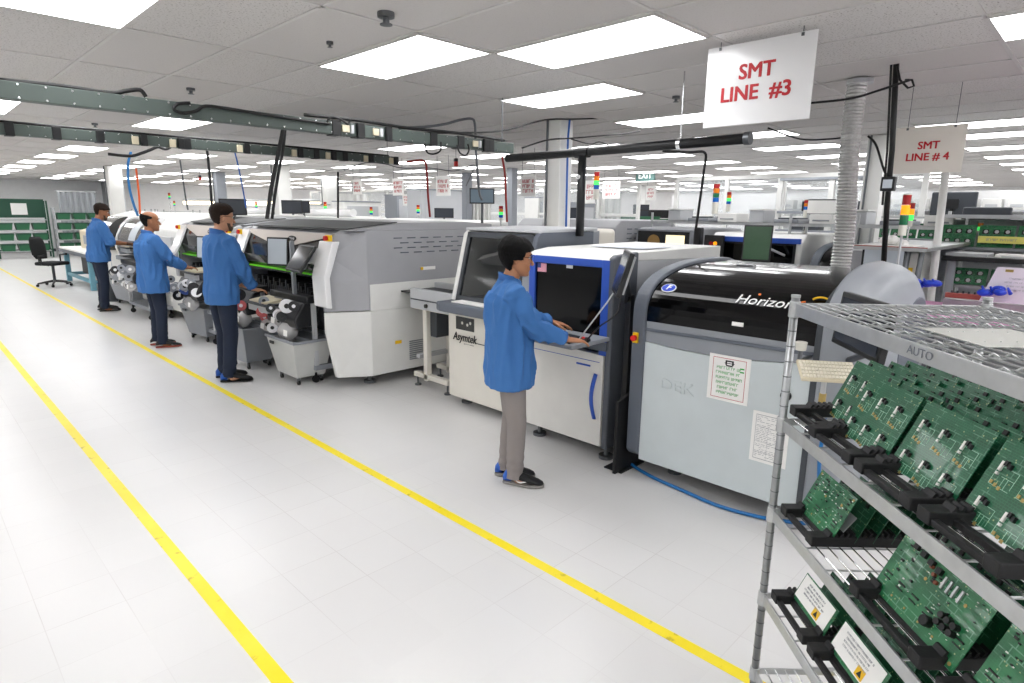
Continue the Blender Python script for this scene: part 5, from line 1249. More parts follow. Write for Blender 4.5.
MB().box(3.1, 3.6, 15.8, 16.4, .84, 1.12).build('case', 'black_plastic', t, bevel=.02); MB().ell((3.08, 15.95, .9), (.06, .14, .05)).build('yellow_tape', 'esd_yellow', t, smooth=True)
t = thing('equipment_case', 'black case standing under the blue workbench', 'case', (3.5, 17.0, .22), world=True)
MB().box(3.2, 3.9, 16.5, 17.9, .23, .62).build('case', 'black_plastic', t, bevel=.02); MB().box(3.18, 3.2, 17.0, 17.3, .45, .5).build('handle', 'dark_grey', t)
t = thing('waste_bin', 'dark grey round waste bin by the legs of the far worker', 'bin', (2.95, 13.9, 0), world=True)
MB().loft([[Vector((2.95+r_*math.cos(2*PI*i/20), 13.9+r_*math.sin(2*PI*i/20), z)) for i in range(20)] for r_, z in ((.15, 0), (.19, .45), (.2, .46), (.18, .46), (.15, .1))]).build('bucket', 'dark_grey', t, smooth=False)
# office chair
t = thing('office_chair', 'black swivel office chair before the blue workbench', 'chair', (2.55, 17.4, 0))
def chair(t):
    b = MB()
    for i in range(5):
        a = 2*PI*i/5+.3; d = Vector((math.cos(a), math.sin(a), 0)); b = MB().tube([Vector((0, 0, .12)), d*.16+Vector((0, 0, .1)), d*.33+Vector((0, 0, .07))], [.03, .025, .018], 8); b.build('base_arm', 'black_plastic', t)
        MB().cyl(d*.33+Vector((-.015, 0, .03)), d*.33+Vector((.015, 0, .03)), .03, 12).build('castor', 'rubber', t)
    MB().cyl((0, 0, .1), (0, 0, .48), .03, 12).build('gas_column', 'dark_grey', t)
    MB().box(-.24, .24, -.24, .24, .48, .56).build('seat', mat('fabric_black', '17191A', .9, bump=.2), t, bevel=.035, seg=4)
    rings = []
    for z, w_, th, dx in ((.62, .15, .03, -.25), (.72, .2, .045, -.29), (.9, .21, .05, -.31), (1.04, .19, .04, -.33), (1.12, .13, .02, -.35)):
        rings.append([Vector((dx+th*math.cos(q), w_*math.sin(q), z)) for q in [2*PI*i/16 for i in range(16)]])
    MB().loft(rings).build('backrest', 'fabric_black', t, smooth=True)
    MB().tube([(-.1, 0, .47), (-.27, 0, .5), (-.3, 0, .7)], .02, 8).build('back_bar', 'black_plastic', t)
    for s_ in (-1, 1): MB().tube([(-.05, .22*s_, .5), (-.05, .29*s_, .55), (-.05, .29*s_, .7), (.12, .29*s_, .72)], [.015, .015, .02, .025], 8).build('armrest', 'black_plastic', t)
chair(t); t.rotation_euler = (0, 0, -.9); t.scale = (1., 1., 1.)
# ------------------------------------------------------------------ far middle clutter: tall white curtains, monitors, cartons
for (px, py, d, w, h, m, nm, lb) in ((357, 232-20, 17, 1.1, .5, 'white_paint', 'cabinet', 'low white cabinet far behind the dark roof panel'), (435, 202, 16, 1.3, .55, 'light_grey', 'cabinet', 'grey cabinet far left of the red cord'), (404, 205, 18, .9, .5, 'mid_grey', 'cabinet', 'mid grey cabinet in the far middle'),
    (540, 208, 20, .8, .6, 'white_paint', 'cabinet', 'white cabinet far behind the black pipe'), (577, 213, 17, .8, .5, 'mid_grey', 'cabinet', 'grey cabinet behind the tall signal tower'), (300, 212, 19, 1.6, .4, 'white_paint', 'cabinet', 'wide white cabinet far left of the dark roof panel')):
    r = ray(px, py); r *= d/math.hypot(r.x, r.y); p = CP+r
    t = thing(nm, lb, 'cabinet', (p.x, p.y, 0), world=True)
    MB().box(p.x-w/2, p.x+w/2, p.y-.3, p.y+.3, .05, p.z+h/2).build('body', m, t, bevel=.01); MB().box(p.x-w*.42, p.x+w*.42, p.y-.31, p.y-.3, .2, p.z+h/2-.1).build('door', 'light_grey', t)
    MB().box(p.x-w/2, p.x+w/2, p.y-.32, p.y+.32, p.z+h/2, p.z+h/2+.03).build('top', 'mid_grey', t)
FM = []
def farmon(*a, **k): FM.append((a, k))
def farmon_(px, py, d, w, h, lb, m='lcd_off', base=True):
    r = ray(px, py); r *= d/math.hypot(r.x, r.y); p = CP+r
    t = screen(p.x, p.y, p.z, w, h, (-p.x, -p.y, 0), .0, lb, m)
    if base: MB().cyl((p.x+.03, p.y+.03, hit(p.x+.03, p.y+.03, p.z-h/2-.02)), (p.x+.03, p.y+.03, p.z-h/2), .02, 8).build('stand', 'dark_steel', t)
farmon(482, 196, 9.5, .38, .23, 'small tilted monitor with pale screen on a pole above the dispensing machine', 'lcd')
farmon(292, 207, 12, .36, .24, 'left one of two black monitors with a yellow mark above the dark roof panel')
farmon(303, 207, 12.2, .24, .22, 'right one of two black monitors above the dark roof panel')
farmon(380+64, 213, 13, .4, .2, 'dark monitor right of the red hanging cord')
farmon(571, 215, 13, .3, .3, 'dark monitor in the far middle behind the vented machine')
farmon(641, 211, 20, .5, .4, 'dark far monitor right of the vented machine')
farmon(233, 207, 10.2, .38, .24, 'dark grey lid standing open behind the bearded worker', 'dark_grey')
# low far rows seen over the machines
for i, (px, py, d, w, z0, zh, m, lb, nm, cat) in enumerate(((690, 213, 21, .7, 1.35, .4, 'cardboard', 'taller cardboard carton stacked far behind the cable right of the pipe', 'carton', 'carton'), (679, 217, 21, .6, 1.3, .22, 'cardboard', 'lower cardboard carton far left of the taller one', 'carton', 'carton'),
    (655, 214, 20, .9, 1.4, .25, 'black_plastic', 'row of black crates far behind the vented machine', 'crate', 'crate'), (640, 219, 19.5, 1.2, 1.25, .16, 'bin_green', 'green crate row far behind the vented machine, left one', 'crate', 'crate'), (664, 221, 19.5, 1.0, 1.25, .14, 'bin_green', 'green crate row far behind the vented machine, right one', 'crate', 'crate'), (679, 217, 16, .12, 1.35, .22, 'red', 'small red container near the far cartons', 'container', 'container'))):
    r = ray(px, py); r *= d/math.hypot(r.x, r.y); p = CP+r; n = Vector((-p.x, -p.y, 0)).normalized(); u = Vector((0, 0, 1)).cross(n)
    t = thing(nm, lb, cat, (p.x, p.y, p.z-zh/2), world=True)
    MB().frame((p.x, p.y, p.z), u, (0, 0, 1), n, -w/2, w/2, -zh/2, zh/2, -.3, 0).build('body', m, t, bevel=.01); MB().frame((p.x, p.y, p.z), u, (0, 0, 1), n, -w/2-.01, w/2+.01, zh/2-.03, zh/2, -.31, .01).build('rim', m, t)
for px, d, w, lb in ((665, 20, 5.5, 'long far bench carrying crates and cartons'),):
    r = ray(px, 223); r *= (d+.3)/math.hypot(r.x, r.y); p = CP+r; n = Vector((-p.x, -p.y, 0)).normalized(); u = Vector((0, 0, 1)).cross(n)
    t = thing('bench', lb, 'bench', (p.x, p.y, 0), world=True); MB().frame((p.x, p.y, 0), u, (0, 0, 1), n, -w/2, w/2, p.z-.05, p.z, -.9, .9).build('top', 'light_grey', t)
    for a in (-w/2+.1, 0, w/2-.1):
        for c in (-.8, .8): MB().frame((p.x, p.y, 0), u, (0, 0, 1), n, a-.04, a+.04, 0, p.z-.05, c-.04, c+.04).build('leg', 'mid_grey', t)
# tall white fabric like curtains far middle
for px, d, w, lb in ((600, 18, 1.2, 'bright white curtain panel far behind the tall signal tower'), (478, 17, .7, 'narrow white curtain far behind the pole monitor'), (345, 22, 1.6, 'pale curtain far behind the hanging signs'), (78, 29.5, 1.2, 'grey ribbed curtain far behind the left racks')):
    r = ray(px, 205); r *= d/math.hypot(r.x, r.y); p = CP+r; n = Vector((-p.x, -p.y, 0)).normalized(); u = Vector((0, 0, 1)).cross(n)
    t = thing('curtain', lb, 'curtain', (p.x, p.y, 0), world=True)
    b = MB(); nn = 40; f = [(p+u*(-w/2+w*i/nn)+n*(.04*math.sin(i*1.1))) for i in range(nn+1)]; g_ = [q-n*.01 for q in f[::-1]]
    b.loft([[Vector((q.x, q.y, .1)) for q in f+g_], [Vector((q.x, q.y, 2.35)) for q in f+g_]]).build('cloth', 'white_paint' if 'grey' not in lb else 'wall_grey', t)
    MB().frame((p.x, p.y, 0), u, (0, 0, 1), n, -w/2-.05, w/2+.05, 2.35, 2.4, -.03, .03).build('rail', 'zinc', t)
# ------------------------------------------------------------------ right side: benches, racks of boards, pole
t = thing('cable_pole', 'tall black cable pole with a small thermostat box, behind the printing machine', 'pole', (5.15, 1.22, 1.4), world=True)
pp = [atx(896, 66, 5.0), atx(892, 150, 5.15), atx(887, 205, 5.25), atx(883.5, 266, 5.35)]
pp[0].z = CZ
MB().tube(pp, .019, 10).build('pole', 'cable_black', t, smooth=True)
MB().tube([p_+Vector((.0, .03, 0)) for p_ in pp[:3]], .008, 6).build('tied_cable', 'cable_black', t)
o = atx(888.5, 184, 5.15); MB().box(o.x-.03, o.x+.03, o.y-.045, o.y+.045, o.z-.05, o.z+.05).build('display_box', 'black_plastic', t, bevel=.006); MB().box(o.x-.032, o.x-.03, o.y-.03, o.y+.03, o.z-.03, o.z+.03).build('display', 'lcd_light', t)
q = [atx(a, b_, 4.95) for a, b_ in ((897, 66), (900, 80), (908, 88), (914, 86), (912, 80), (905, 80))]
MB().tube(q, .008, 6).build('cable_loop', 'cable_black', t, smooth=True)
t = thing('floor_pole', 'white slanted pole rising behind the small line sign', 'pole', (7, 1.25, 0), world=True)
a, b_ = atx(946.5, 165, 7.0), atx(935, 262, 6.9); dd = (b_-a).normalized()
MB().tube([a, b_, b_+dd*.5], .033, 10).build('pole', 'white_paint', t, smooth=True)
def pcbwall(x, y0, y1, z0, rows, label, grp, m='pcb_dense', w=.34, h=.2, tilt=.25):
    """shelf with standing boards: the shelf is one thing, each board another"""
    t = thing('board_shelf', label, 'shelf', (x, (y0+y1)/2, 0), world=True)
    for y in (y0, y1):
        for xx in (x, x+.5): MB().cyl((xx, y, 0), (xx, y, z0+rows*(h+.09)+.05), .018, 10).build('post', 'zinc', t)
    for r_ in range(rows+1):
        z = z0+r_*(h+.09); MB().box(x-.01, x+.51, y0, y1, z-.03, z-.005).build('shelf', 'zinc' if r_ else 'mid_grey', t)
    src = None; nn = int((y1-y0-.05)/(w+.02))
    for r_ in range(rows):
        z = z0+r_*(h+.09)
        for i in range(nn):
            y = y1-.03-(w+.02)*i
            if src is None:
                q = MB().box(0, w, -.002, .002, 0, h); src = q.build('circuit_board', m, origin=(0, 0, 0)); o_ = src
                c = MB()
                for a_ in range(3):
                    for c_ in range(2): c.box(w*(.1+.3*a_), w*(.28+.3*a_), -.012, -.002, h*(.15+.45*c_), h*(.35+.45*c_))
                c.build('component_group', 'chip_black', src); c = MB()
                for a_ in range(3):
                    for c_ in range(2): c.cyl((w*(.2+.3*a_), -.016, h*(.25+.45*c_)), (w*(.2+.3*a_), -.012, h*(.25+.45*c_)), .018, 10)
                c.build('silver_contact', 'zinc', src)
            else: o_ = dup(src, (0, 0, 0))
            o_.matrix_basis = Matrix.Translation((x+.03, y, z)) @ Matrix.Rotation(-PI/2, 4, 'Z') @ Matrix.Rotation(-tilt, 4, 'X')
            tag(o_, 'green board with silver parts in the '+' '.join(label.split(',')[0].split()[:9]), 'circuit board', grp)
p_ = atx(950, 262, 8.0)
pcbwall(8.0, -.9, 1.42, 1.50, 1, 'upper board rack behind the black bench edge, right side', 'boards on the upper right rack', w=.3, h=.23)
pcbwall(7.2, -.7, 1.15, .92, 2, 'lower board rack under the black bench edge, right side', 'boards on the lower right rack', w=.28, h=.16)
pcbwall(9.6, 1.35, 2.6, 1.52, 1, 'distant board rack right of the largest signal tower, far side', 'boards on the distant right rack', w=.3, h=.2)
t = thing('workbench', 'black edged bench board in front of the rows of green boards at right', 'bench', (7.5, .3, 1.4), world=True)
MB().box(7.0, 7.95, -.9, 1.18, 1.40, 1.445).build('board', 'black_plastic', t, bevel=.006)
for y in (-.8, 1.1): MB().box(7.05, 7.1, y-.03, y+.03, 0, 1.4).build('leg', 'mid_grey', t)
MB().box(7.1, 7.5, .85, 1.17, 1.445, 1.47).build('grey_mat', 'light_grey', t)
t = thing('document', 'pale sheets lying on the black edged bench board', 'paper', (7.3, .75, 1.445), world=True); MB().box(7.15, 7.45, .45, .8, 1.446, 1.47).build('sheets', 'paper', t); MB().box(7.12, 7.14, .5, .75, 1.446, 1.46).build('edge_sheet', 'light_grey', t)
t = thing('shelf_label', 'yellow label strip on the rail above the upper green boards', 'label', (7.95, .8, 1.8), world=True)
o = atx(1001, 240, 7.96); MB().box(o.x, o.x+.004, o.y-.19, o.y+.19, o.z-.035, o.z+.035).build('strip', mat('label_yellow', 'E6DE78', .5), t); scribble('label_lettering', 'print_grey', t, Vector((o.x-.001, o.y, o.z)), Vector((0, -1, 0)), Vector((0, 0, 1)), .3, 1, .025, .04, 4)
t = thing('shelf_rail', 'grey shelf rail carrying the yellow label above the green boards', 'rail', (7.98, .3, 1.8), world=True)
MB().box(7.97, 8.5, -.9, 1.42, 1.80, 1.83).build('rail', 'light_grey', t); MB().box(8.5, 8.54, -.9, 1.42, 0, 1.78).build('back_panel', 'light_grey', t)
def backmon(px, py, X, w, h, lb):
    o = atx(px, py, X); t = thing('monitor', lb, 'monitor', (o.x, o.y, o.z-h/2), world=True)
    MB().box(o.x, o.x+.05, o.y-w/2, o.y+w/2, o.z-h/2, o.z+h/2).build('back_shell', 'dark_grey', t, bevel=.015); MB().box(o.x-.03, o.x, o.y-.06, o.y+.06, o.z-.06, o.z+.06).build('mount', 'black_plastic', t); MB().box(o.x-.02, o.x, o.y-.02, o.y+.02, o.z-h/2-.25, o.z).build('arm', 'black_plastic', t)
backmon(953, 204, 9.5, .48, .30, 'dark monitor seen from behind below the small line sign')
backmon(985, 221, 8.6, .44, .30, 'dark monitor seen from behind above the yellow label strip')
backmon(1012, 229, 9.0, .5, .22, 'low wide dark monitor near the right edge')
tower(atx(981, 223, 8.3), 'tiny orange and green signal lamp in front of the dark monitor at right', ['lamp_orange', GL], .03, .04, .15, neck=.02)
# pink bench with gloves and tall poster board
t = thing('pink_bench', 'bench with a pink mat and brick red rail behind the rack top', 'bench', (6.2, .4, 0), world=True)
MB().box(5.7, 6.7, -.8, 1.22, 1.0, 1.04).build('top', 'pink', t, bevel=.005); MB().box(6.2, 6.26, -.6, .98, 1.14, 1.18).build('red_rail', 'brick_red', t)
b = MB()
for i in range(40): b.cyl((6.23, -.58+.039*i, 1.18), (6.23, -.58+.039*i, 1.20), .008, 6)
b.build('rail_pegs', 'dark_grey', t)
MB().box(6.28, 6.6, -.6, 1.0, 1.04, 1.12).build('red_shelf', 'zinc', t)
for x in (5.75, 6.65):
    for y in (-.75, 1.17): MB().box(x-.02, x+.02, y-.02, y+.02, 0, 1.0).build('leg', 'zinc', t)
def glove(px, py, X, s_, lb):
    o = atx(px, py, X); t = thing('rubber_gloves', lb, 'gloves', (o.x, o.y, o.z-.03), world=True)
    b = MB(); rr = random.Random(int(px))
    for i in range(5): b.ell(o+Vector((rr.uniform(-.04, .04), rr.uniform(-.1, .1)*s_, rr.uniform(-.02, .03))), (.045, .05*s_, .028), 12, 8)
    b.build('crumpled_glove', 'nitrile', t, smooth=True); b = MB()
    for i in range(4): a_ = o+Vector((0, (-.1+.06*i)*s_, .0)); b.tube([a_, a_+Vector((-.03, .02, .05))], [.015, .008], 6)
    b.build('fingers', 'nitrile', t, smooth=True)
glove(921, 284, 6.0, 1.0, 'crumpled blue gloves on the pink mat behind the printing machine')
glove(996, 293, 6.1, .9, 'crumpled blue gloves in front of the pale poster board')
t = thing('poster_board', 'pale lavender instruction board with two clips standing on the pink bench', 'board', (6.3, .55, 1.2), world=True)
MB().prism([(.74, 1.14), (.66, 1.42), (.2, 1.42), (.2, 1.14)], 'x', 6.15, 6.16).build('sheet', mat('lavender', 'D9D2DC', .6), t)
for y in (.58, .38): MB().box(6.14, 6.15, y-.025, y+.025, 1.385, 1.405).build('clip', 'gold', t)
scribble('lettering', 'print_grey', t, Vector((6.148, .47, 1.29)), Vector((0, -1, 0)), Vector((0, 0, 1)), .26, 4, .012, .03, 8)
# grey rack frame next to it and cabinet with red light
t = thing('equipment_rack', 'pair of slanted steel posts with a white cabinet behind the rack corner', 'rack', (6.3, 1.35, 0), world=True)
for y in (1.28, 1.18): MB().cyl((6.0, y, .6), (6.15, y+.0, 1.52), .022, 10).build('post', 'dark_steel', t)
MB().box(6.0, 8.2, 1.12, 1.74, 1.515, 1.545).build('wire_deck', 'zinc', t); MB().box(6.0, 6.02, 1.12, 1.74, 1.545, 1.552).build('red_edge', 'brick_red', t)
t = thing('white_cabinet', 'white cabinet with a small red lamp behind the right end of the printing machine', 'cabinet', (7, 1.5, 0), world=True)
MB().box(6.9, 7.5, 1.32, 1.58, .1, 1.46).build('body', 'white_paint', t, bevel=.01); MB().box(6.89, 6.9, 1.5, 1.57, 1.38, 1.42).build('red_lamp', 'red', t); MB().box(6.89, 6.9, 1.38, 1.42, 1.25, 1.32).build('sticker', 'esd_yellow', t)
t = thing('grey_cabinet', 'grey cabinet with a glowing green button left of the white cabinet', 'cabinet', (7, 1.9, 0), world=True)
MB().box(6.9, 7.5, 1.6, 2.05, .1, 1.46).build('body', 'warm_grey', t, bevel=.01); o = atx(903, 272, 6.88); MB().cyl((6.87, o.y, o.z), (6.9, o.y, o.z), .03, 14).build('green_button', 'lamp_green_lit', t)
o = atx(883, 262, 6.6); screen(o.x, o.y-.0, o.z, .36, .26, (-1, -.3, 0), .1, 'pale screen with black frame between the duct and the pole of the largest tower', 'lcd_light', base=(6.95, o.y, 1.3))
t = thing('paper_pile', 'heap of crumpled white paper on the wire deck right of the duct', 'paper', (6.4, 1.7, 1.54), world=True)
o = atx(893, 248, 6.4); b = MB(); rr = random.Random(5)
for i in range(7): b.ell((o.x+rr.uniform(-.1, .1), o.y+rr.uniform(-.07, .07), 1.55+rr.uniform(0, .05)), (.07, .05, .04), 7, 5)
b.build('crumpled_sheets', 'paper', t); MB().box(o.x-.2, o.x+.2, o.y-.2, o.y+.2, 1.545, 1.55).build('flat_sheet', 'paper', t)
# distant bins shelf and wall details at right rear
for i in range(3):
    z = 1.3+.32*i
    t = thing('bin_shelf', ('lower', 'middle', 'upper')[i]+' shelf of white bins on the far right wall', 'shelf', (14, 4, z), world=True)
    MB().box(14.0, 14.5, 1.2, 5.6, z-.03, z).build('shelf', 'light_grey', t)
    for k_ in range(12):
        bb = MB().box(14.02, 14.4, 1.25+.36*k_, 1.53+.36*k_, z+.001, z+.2)
        if k_ == 0: s0 = thing('storage_bin', '', 'bin', (14.2, 1.39, z), world=True); bb.build('tub', 'white_paint', s0, bevel=.01); MB().box(14.01, 14.02, 1.3, 1.48, z+.05, z+.1).build('label_card', 'light_grey', s0); o_ = s0
        else: bb.bm.free(); o_ = dup(s0, (14.2, 1.39+.36*k_, z))
        tag(o_, 'white bin on the %s shelf of the far right wall' % ('lower', 'middle', 'upper')[i], 'bin', 'white bins, %s far right shelf' % ('lower', 'middle', 'upper')[i])
MB_ = struct('trim_4', MB().box(14.52, 14.62, -6, 8.5, 0, 2.3), 'wall_white')

bpy.context.view_layer.update()
for a, k in TW: tower_(*a, **k)
for a, k in FM: farmon_(*a, **k)
# ------------------------------------------------------------------ people
for nm, c in (('skin_tan', 'B07A58'), ('skin_brown', '9A6748'), ('skin_light', 'C08E70')): mat(nm, c, .5, var=.05, scale=30)
mat('hair_black', '070606', .6, bump=.8, bscale=220, var=.3, scale=60, ior=1.25); mat('hair_brown', '241A14', .65, ior=1.25, bump=.5, bscale=160, var=.3, scale=60)
mat('beard_brown', '4A3628', .7, var=.35, scale=90, bump=.6, bscale=200)
mat('smock_blue', '3A6CA8', .85, var=.06, scale=9, bump=.5, bscale=9); mat('smock_trim', '325F9C', .8, var=.05)
mat('trousers_grey', '88817F', .85, bump=.1, bscale=300, var=.06); mat('jeans_navy', '1B2538', .85, bump=.12, bscale=300, var=.12, scale=20)
mat('shoe_black', '101012', .55, var=.1); mat('shoe_blue', '2458B0', .45); mat('sole_grey', '8C8985', .6); mat('sole_red', 'A04A3C', .6); mat('eye_white', 'D8D4D0', .2, var=0); mat('eye_dark', '1A1412', .1, var=0); mat('lip', '8E5548', .5, var=0); mat('glasses', '0C0C0E', .2, var=0)
def V3(*a): return Vector(a)
HEADP = [(0, .080, .030, .026), (.012, .088, .012, .040), (.03, .092, -.015, .051), (.05, .094, -.045, .058), (.075, .0935, -.066, .0645), (.10, .090, -.083, .069), (.125, .087, -.093, .0725), (.148, .093, -.098, .0745), (.17, .090, -.098, .0745), (.19, .080, -.092, .070), (.207, .063, -.078, .060), (.220, .040, -.055, .043), (.228, .012, -.028, .022)]
def headring(z):
    P = HEADP
    for a, b in zip(P, P[1:]):
        if z <= b[0]: t = (z-a[0])/(b[0]-a[0]); return [a[i]+(b[i]-a[i])*t for i in (1, 2, 3)]
    return list(P[-1][1:])
def headpt(z, q, off=0.):
    f, bk, hw = headring(min(max(z, 0), .228)); c = (f+bk)/2; r = (f-bk)/2
    cq, sq = math.cos(q), math.sin(q)
    pw = .86
    return Vector((c+(r+off)*math.copysign(abs(cq)**pw, cq), (hw+off)*math.copysign(abs(sq)**pw, sq), z))
def remesh(mb, vox, smooth, fold=None):
    me = bpy.data.meshes.new('tmp'); bmesh.ops.recalc_face_normals(mb.bm, faces=mb.bm.faces[:]); mb.bm.to_mesh(me); mb.bm.free()
    o = bpy.data.objects.new('tmp', me); COL.objects.link(o)
    m = o.modifiers.new('r', 'REMESH'); m.mode = 'VOXEL'; m.voxel_size = vox
    s_ = o.modifiers.new('s', 'SMOOTH'); s_.iterations = smooth; s_.factor = .5
    bpy.context.view_layer.update()
    out = bpy.data.meshes.new_from_object(o.evaluated_get(bpy.context.evaluated_depsgraph_get()))
    bpy.data.objects.remove(o); bpy.data.meshes.remove(me)
    bm = bmesh.new(); bm.from_mesh(out); bpy.data.meshes.remove(out)
    if fold:
        bm.normal_update()
        for v in bm.verts: v.co += v.normal*fold(v.co)
    q = MB(); q.bm.free(); q.bm = bm; return q
def ik(a, b, l1, l2, pole):
    d = b-a; L = min(d.length, l1+l2-.002); dn = d.normalized(); b = a+dn*L
    x = (l1*l1-l2*l2+L*L)/(2*L); h = math.sqrt(max(l1*l1-x*x, 0)); p = (pole-dn*pole.dot(dn)).normalized()
    return a+dn*x+p*h, b
def handmesh(b, wrist, d, n, side, curl=.35, thumb_in=True):
    """wrist point, d finger direction, n back-of-hand normal (up), side +1 left hand"""
    d = d.normalized(); n = (n-d*n.dot(d)).normalized(); s = n.cross(d)*1.0      # s points to the hand's left
    th = -side                                                           # thumb side: right hand's thumb points left (+s)
    rings = []
    for t_, w_, h_ in ((-.02, .026, .020), (.0, .028, .019), (.03, .038, .017), (.065, .042, .015), (.088, .040, .013)):
        c = wrist+d*t_-n*.002; rings.append([c+s*(w_*math.cos(q))+n*(h_*math.sin(q)) for q in [2*PI*i/14 for i in range(14)]])
    b.loft(rings)
    for i, (off, L, r_) in enumerate(((-.031, .066, .0078), (-.0105, .074, .0083), (.0105, .080, .0086), (.031, .072, .0083))):
        # i = 0 little finger ... 3 index; index is on the thumb side
        o_ = wrist+d*.082+s*(off*th*-1*-1 if True else 0); fd = (d+s*(off*th)*3.2).normalized(); c = curl*(1+.12*(3-i))
        p0 = o_; p1 = p0+(fd*math.cos(c*.35)-n*math.sin(c*.35))*L*.42; p2 = p1+(fd*math.cos(c*1.1)-n*math.sin(c*1.1))*L*.33; p3 = p2+(fd*math.cos(c*1.8)-n*math.sin(c*1.8))*L*.25
        b.tube([p0-fd*.01, p0, p1, p2, p3, p3+(p3-p2).normalized()*.005], [r_*1.05, r_*1.05, r_, r_*.92, r_*.8, r_*.4], 9)
    # thumb leaves the side of the palm near its base
    p0 = wrist+d*.022+s*(.026*th)-n*.004; p1 = p0+(d*.55+s*(.75*th)-n*.25).normalized()*.035; p2 = p1+(d*.85+s*(.40*th)-n*.25).normalized()*.030; p3 = p2+(d*.95+s*(.1*th)-n*.2).normalized()*.022
    b.tube([p0, p1, p2, p3, p3+(p3-p2).normalized()*.005], [.014, .0112, .0098, .0085, .004], 9)
def person(label, x, y, heading, H, head_yaw=0., head_pitch=.15, body='skin_tan', hair=None, hairm='hair_black', smock_hem=.68, girth=1., hands=None, feet=None, sleeve=1.0, trousers='jeans_navy', shoes=None, beard=False, glasses=False, lean=.04, vox=.0042, hsc=1.06, pole=.4, shf=0, hand_dir=None, curl=.45, fold_amp=.013):
    s = H/1.75; t = thing('person', label, 'person', (x, y, 0), heading)
    Rh = Matrix.Rotation(-heading, 4, 'Z')
    def W2L(p): p = Vector(p); return Rh @ Vector((p.x-x, p.y-y, p.z))
    G = girth
    pel = V3(0, 0, .93*s); chest = V3(lean*s, 0, 1.30*s); shz = 1.435*s; shx = (lean+.005+shf)*s
    neckb = V3((lean+.0)*s, 0, 1.475*s); hc = V3((lean+.035)*s, 0, 1.522*s)      # hc: chin level origin of the head (ear axis)
    Rhd = Matrix.Rotation(head_yaw, 4, 'Z') @ Matrix.Rotation(head_pitch, 4, 'Y')
    def HP(v): return hc + Rhd @ (Vector(v)*s*hsc)
    # ---- limbs
    hip = [V3(0, .09*s, .90*s), V3(0, -.09*s, .90*s)]
    ft = [W2L(q[0]) for q in feet]; fdir = [(Matrix.Rotation(q[1]-heading, 4, 'Z') @ V3(1, 0, 0)) for q in feet]
    ank = [f+V3(0, 0, .085*s)-d*.0 for f, d in zip(ft, fdir)]
    knee = []
    for h_, a_, d in zip(hip, ank, fdir): ll = (h_-a_).length; knee.append(ik(h_, a_, ll*.508, ll*.495, (d+V3(1, 0, 0)))[0])
    sh = [V3(shx, .185*s*min(G, 1.1), shz), V3(shx, -.185*s*min(G, 1.1), shz)]
    wr, el = [], []
    for i in range(2):
        tgt = W2L(hands[i]); e_, w_ = ik(sh[i], tgt, .30*s, .27*s, V3(-.2, (pole if i == 0 else -pole), -1)); el.append(e_); wr.append(w_)
    hd = []
    for i in range(2):
        d = (wr[i]-el[i]).normalized(); d = Vector((d.x, d.y, d.z*.3))
        if hand_dir and hand_dir[i] is not None: d = (Rh.to_3x3() @ Vector(hand_dir[i]))
        hd.append(d.normalized())
    # ---- the body: one continuous surface
    b = MB(); n = 28
    b.loft([[HP(headpt(z, 2*PI*j/n)) for j in range(n)] for z in [p[0] for p in HEADP]])
    b.tube([HP((.088, 0, .126)), HP((.101, 0, .105)), HP((.112, 0, .085)), HP((.104, 0, .075))], [(.006*s, .007*s), (.008*s, .009*s), (.012*s, .015*s), (.008*s, .012*s)], 10, up=(1, 0, 0))
    for sg in (-1, 1):
        b.ell(HP((-.004, .073*sg, .108)), (.017*s, .009*s, .031*s), 10, 8, Rhd.to_3x3()); b.ell(HP((.08, .030*sg, .143)), (.012*s, .022*s, .006*s), 10, 6, Rhd.to_3x3()); b.ell(HP((.07, .04*sg, .09)), (.018*s, .020*s, .016*s), 10, 6, Rhd.to_3x3())
    b.ell(HP((.093, 0, .054)), (.007*s, .022*s, .005*s), 10, 6, Rhd.to_3x3()); b.ell(HP((.091, 0, .045)), (.008*s, .020*s, .006*s), 10, 6, Rhd.to_3x3()); b.ell(HP((.082, 0, .014)), (.014*s, .02*s, .014*s), 10, 6, Rhd.to_3x3())
    b.tube([neckb-V3(0, 0, .06*s), neckb+V3(0, 0, .01*s), HP((-.012, 0, .02)), HP((-.02, 0, .08))], [.075*s, .062*s, .056*s, .05*s], 16)
    tor = ((.84, .09, .14), (.93, .10, .15), (1.05, .085, .125), (1.2, .09, .13), (1.32, .088, .145), (1.41, .062, .145), (1.455, .045, .085))
    b.loft([[V3(lean*s*min(1, max(0, (z-.93)/.4))+r_*G*s*math.cos(q), w_*G*s*math.sin(q), z*s) for q in [2*PI*j/24 for j in range(24)]] for z, r_, w_ in tor])
    for i in range(2):
        sg = 1 if i == 0 else -1
        b.tube([sh[i]-V3(0, .05*sg*s, .01), sh[i], el[i], wr[i]], [.04*s, .042*s, .036*s, .027*s], 14)
        b.tube([(el[i]*.7+wr[i]*.3), wr[i]], [.042*s, .026*s], 12)
        handmesh(b, wr[i], hd[i], V3(0, 0, 1), 1 if i == 0 else -1, curl)
        b.tube([hip[i]+V3(0, 0, .05), knee[i], ank[i]], [.085*s, .056*s, .040*s], 14)
        b.ell(ank[i]+fdir[i]*.05*s-V3(0, 0, .04*s), (.06*s, .04*s, .035*s), 10, 8)
    bo = remesh(b, vox, 3).build('body', body, t, smooth=True)
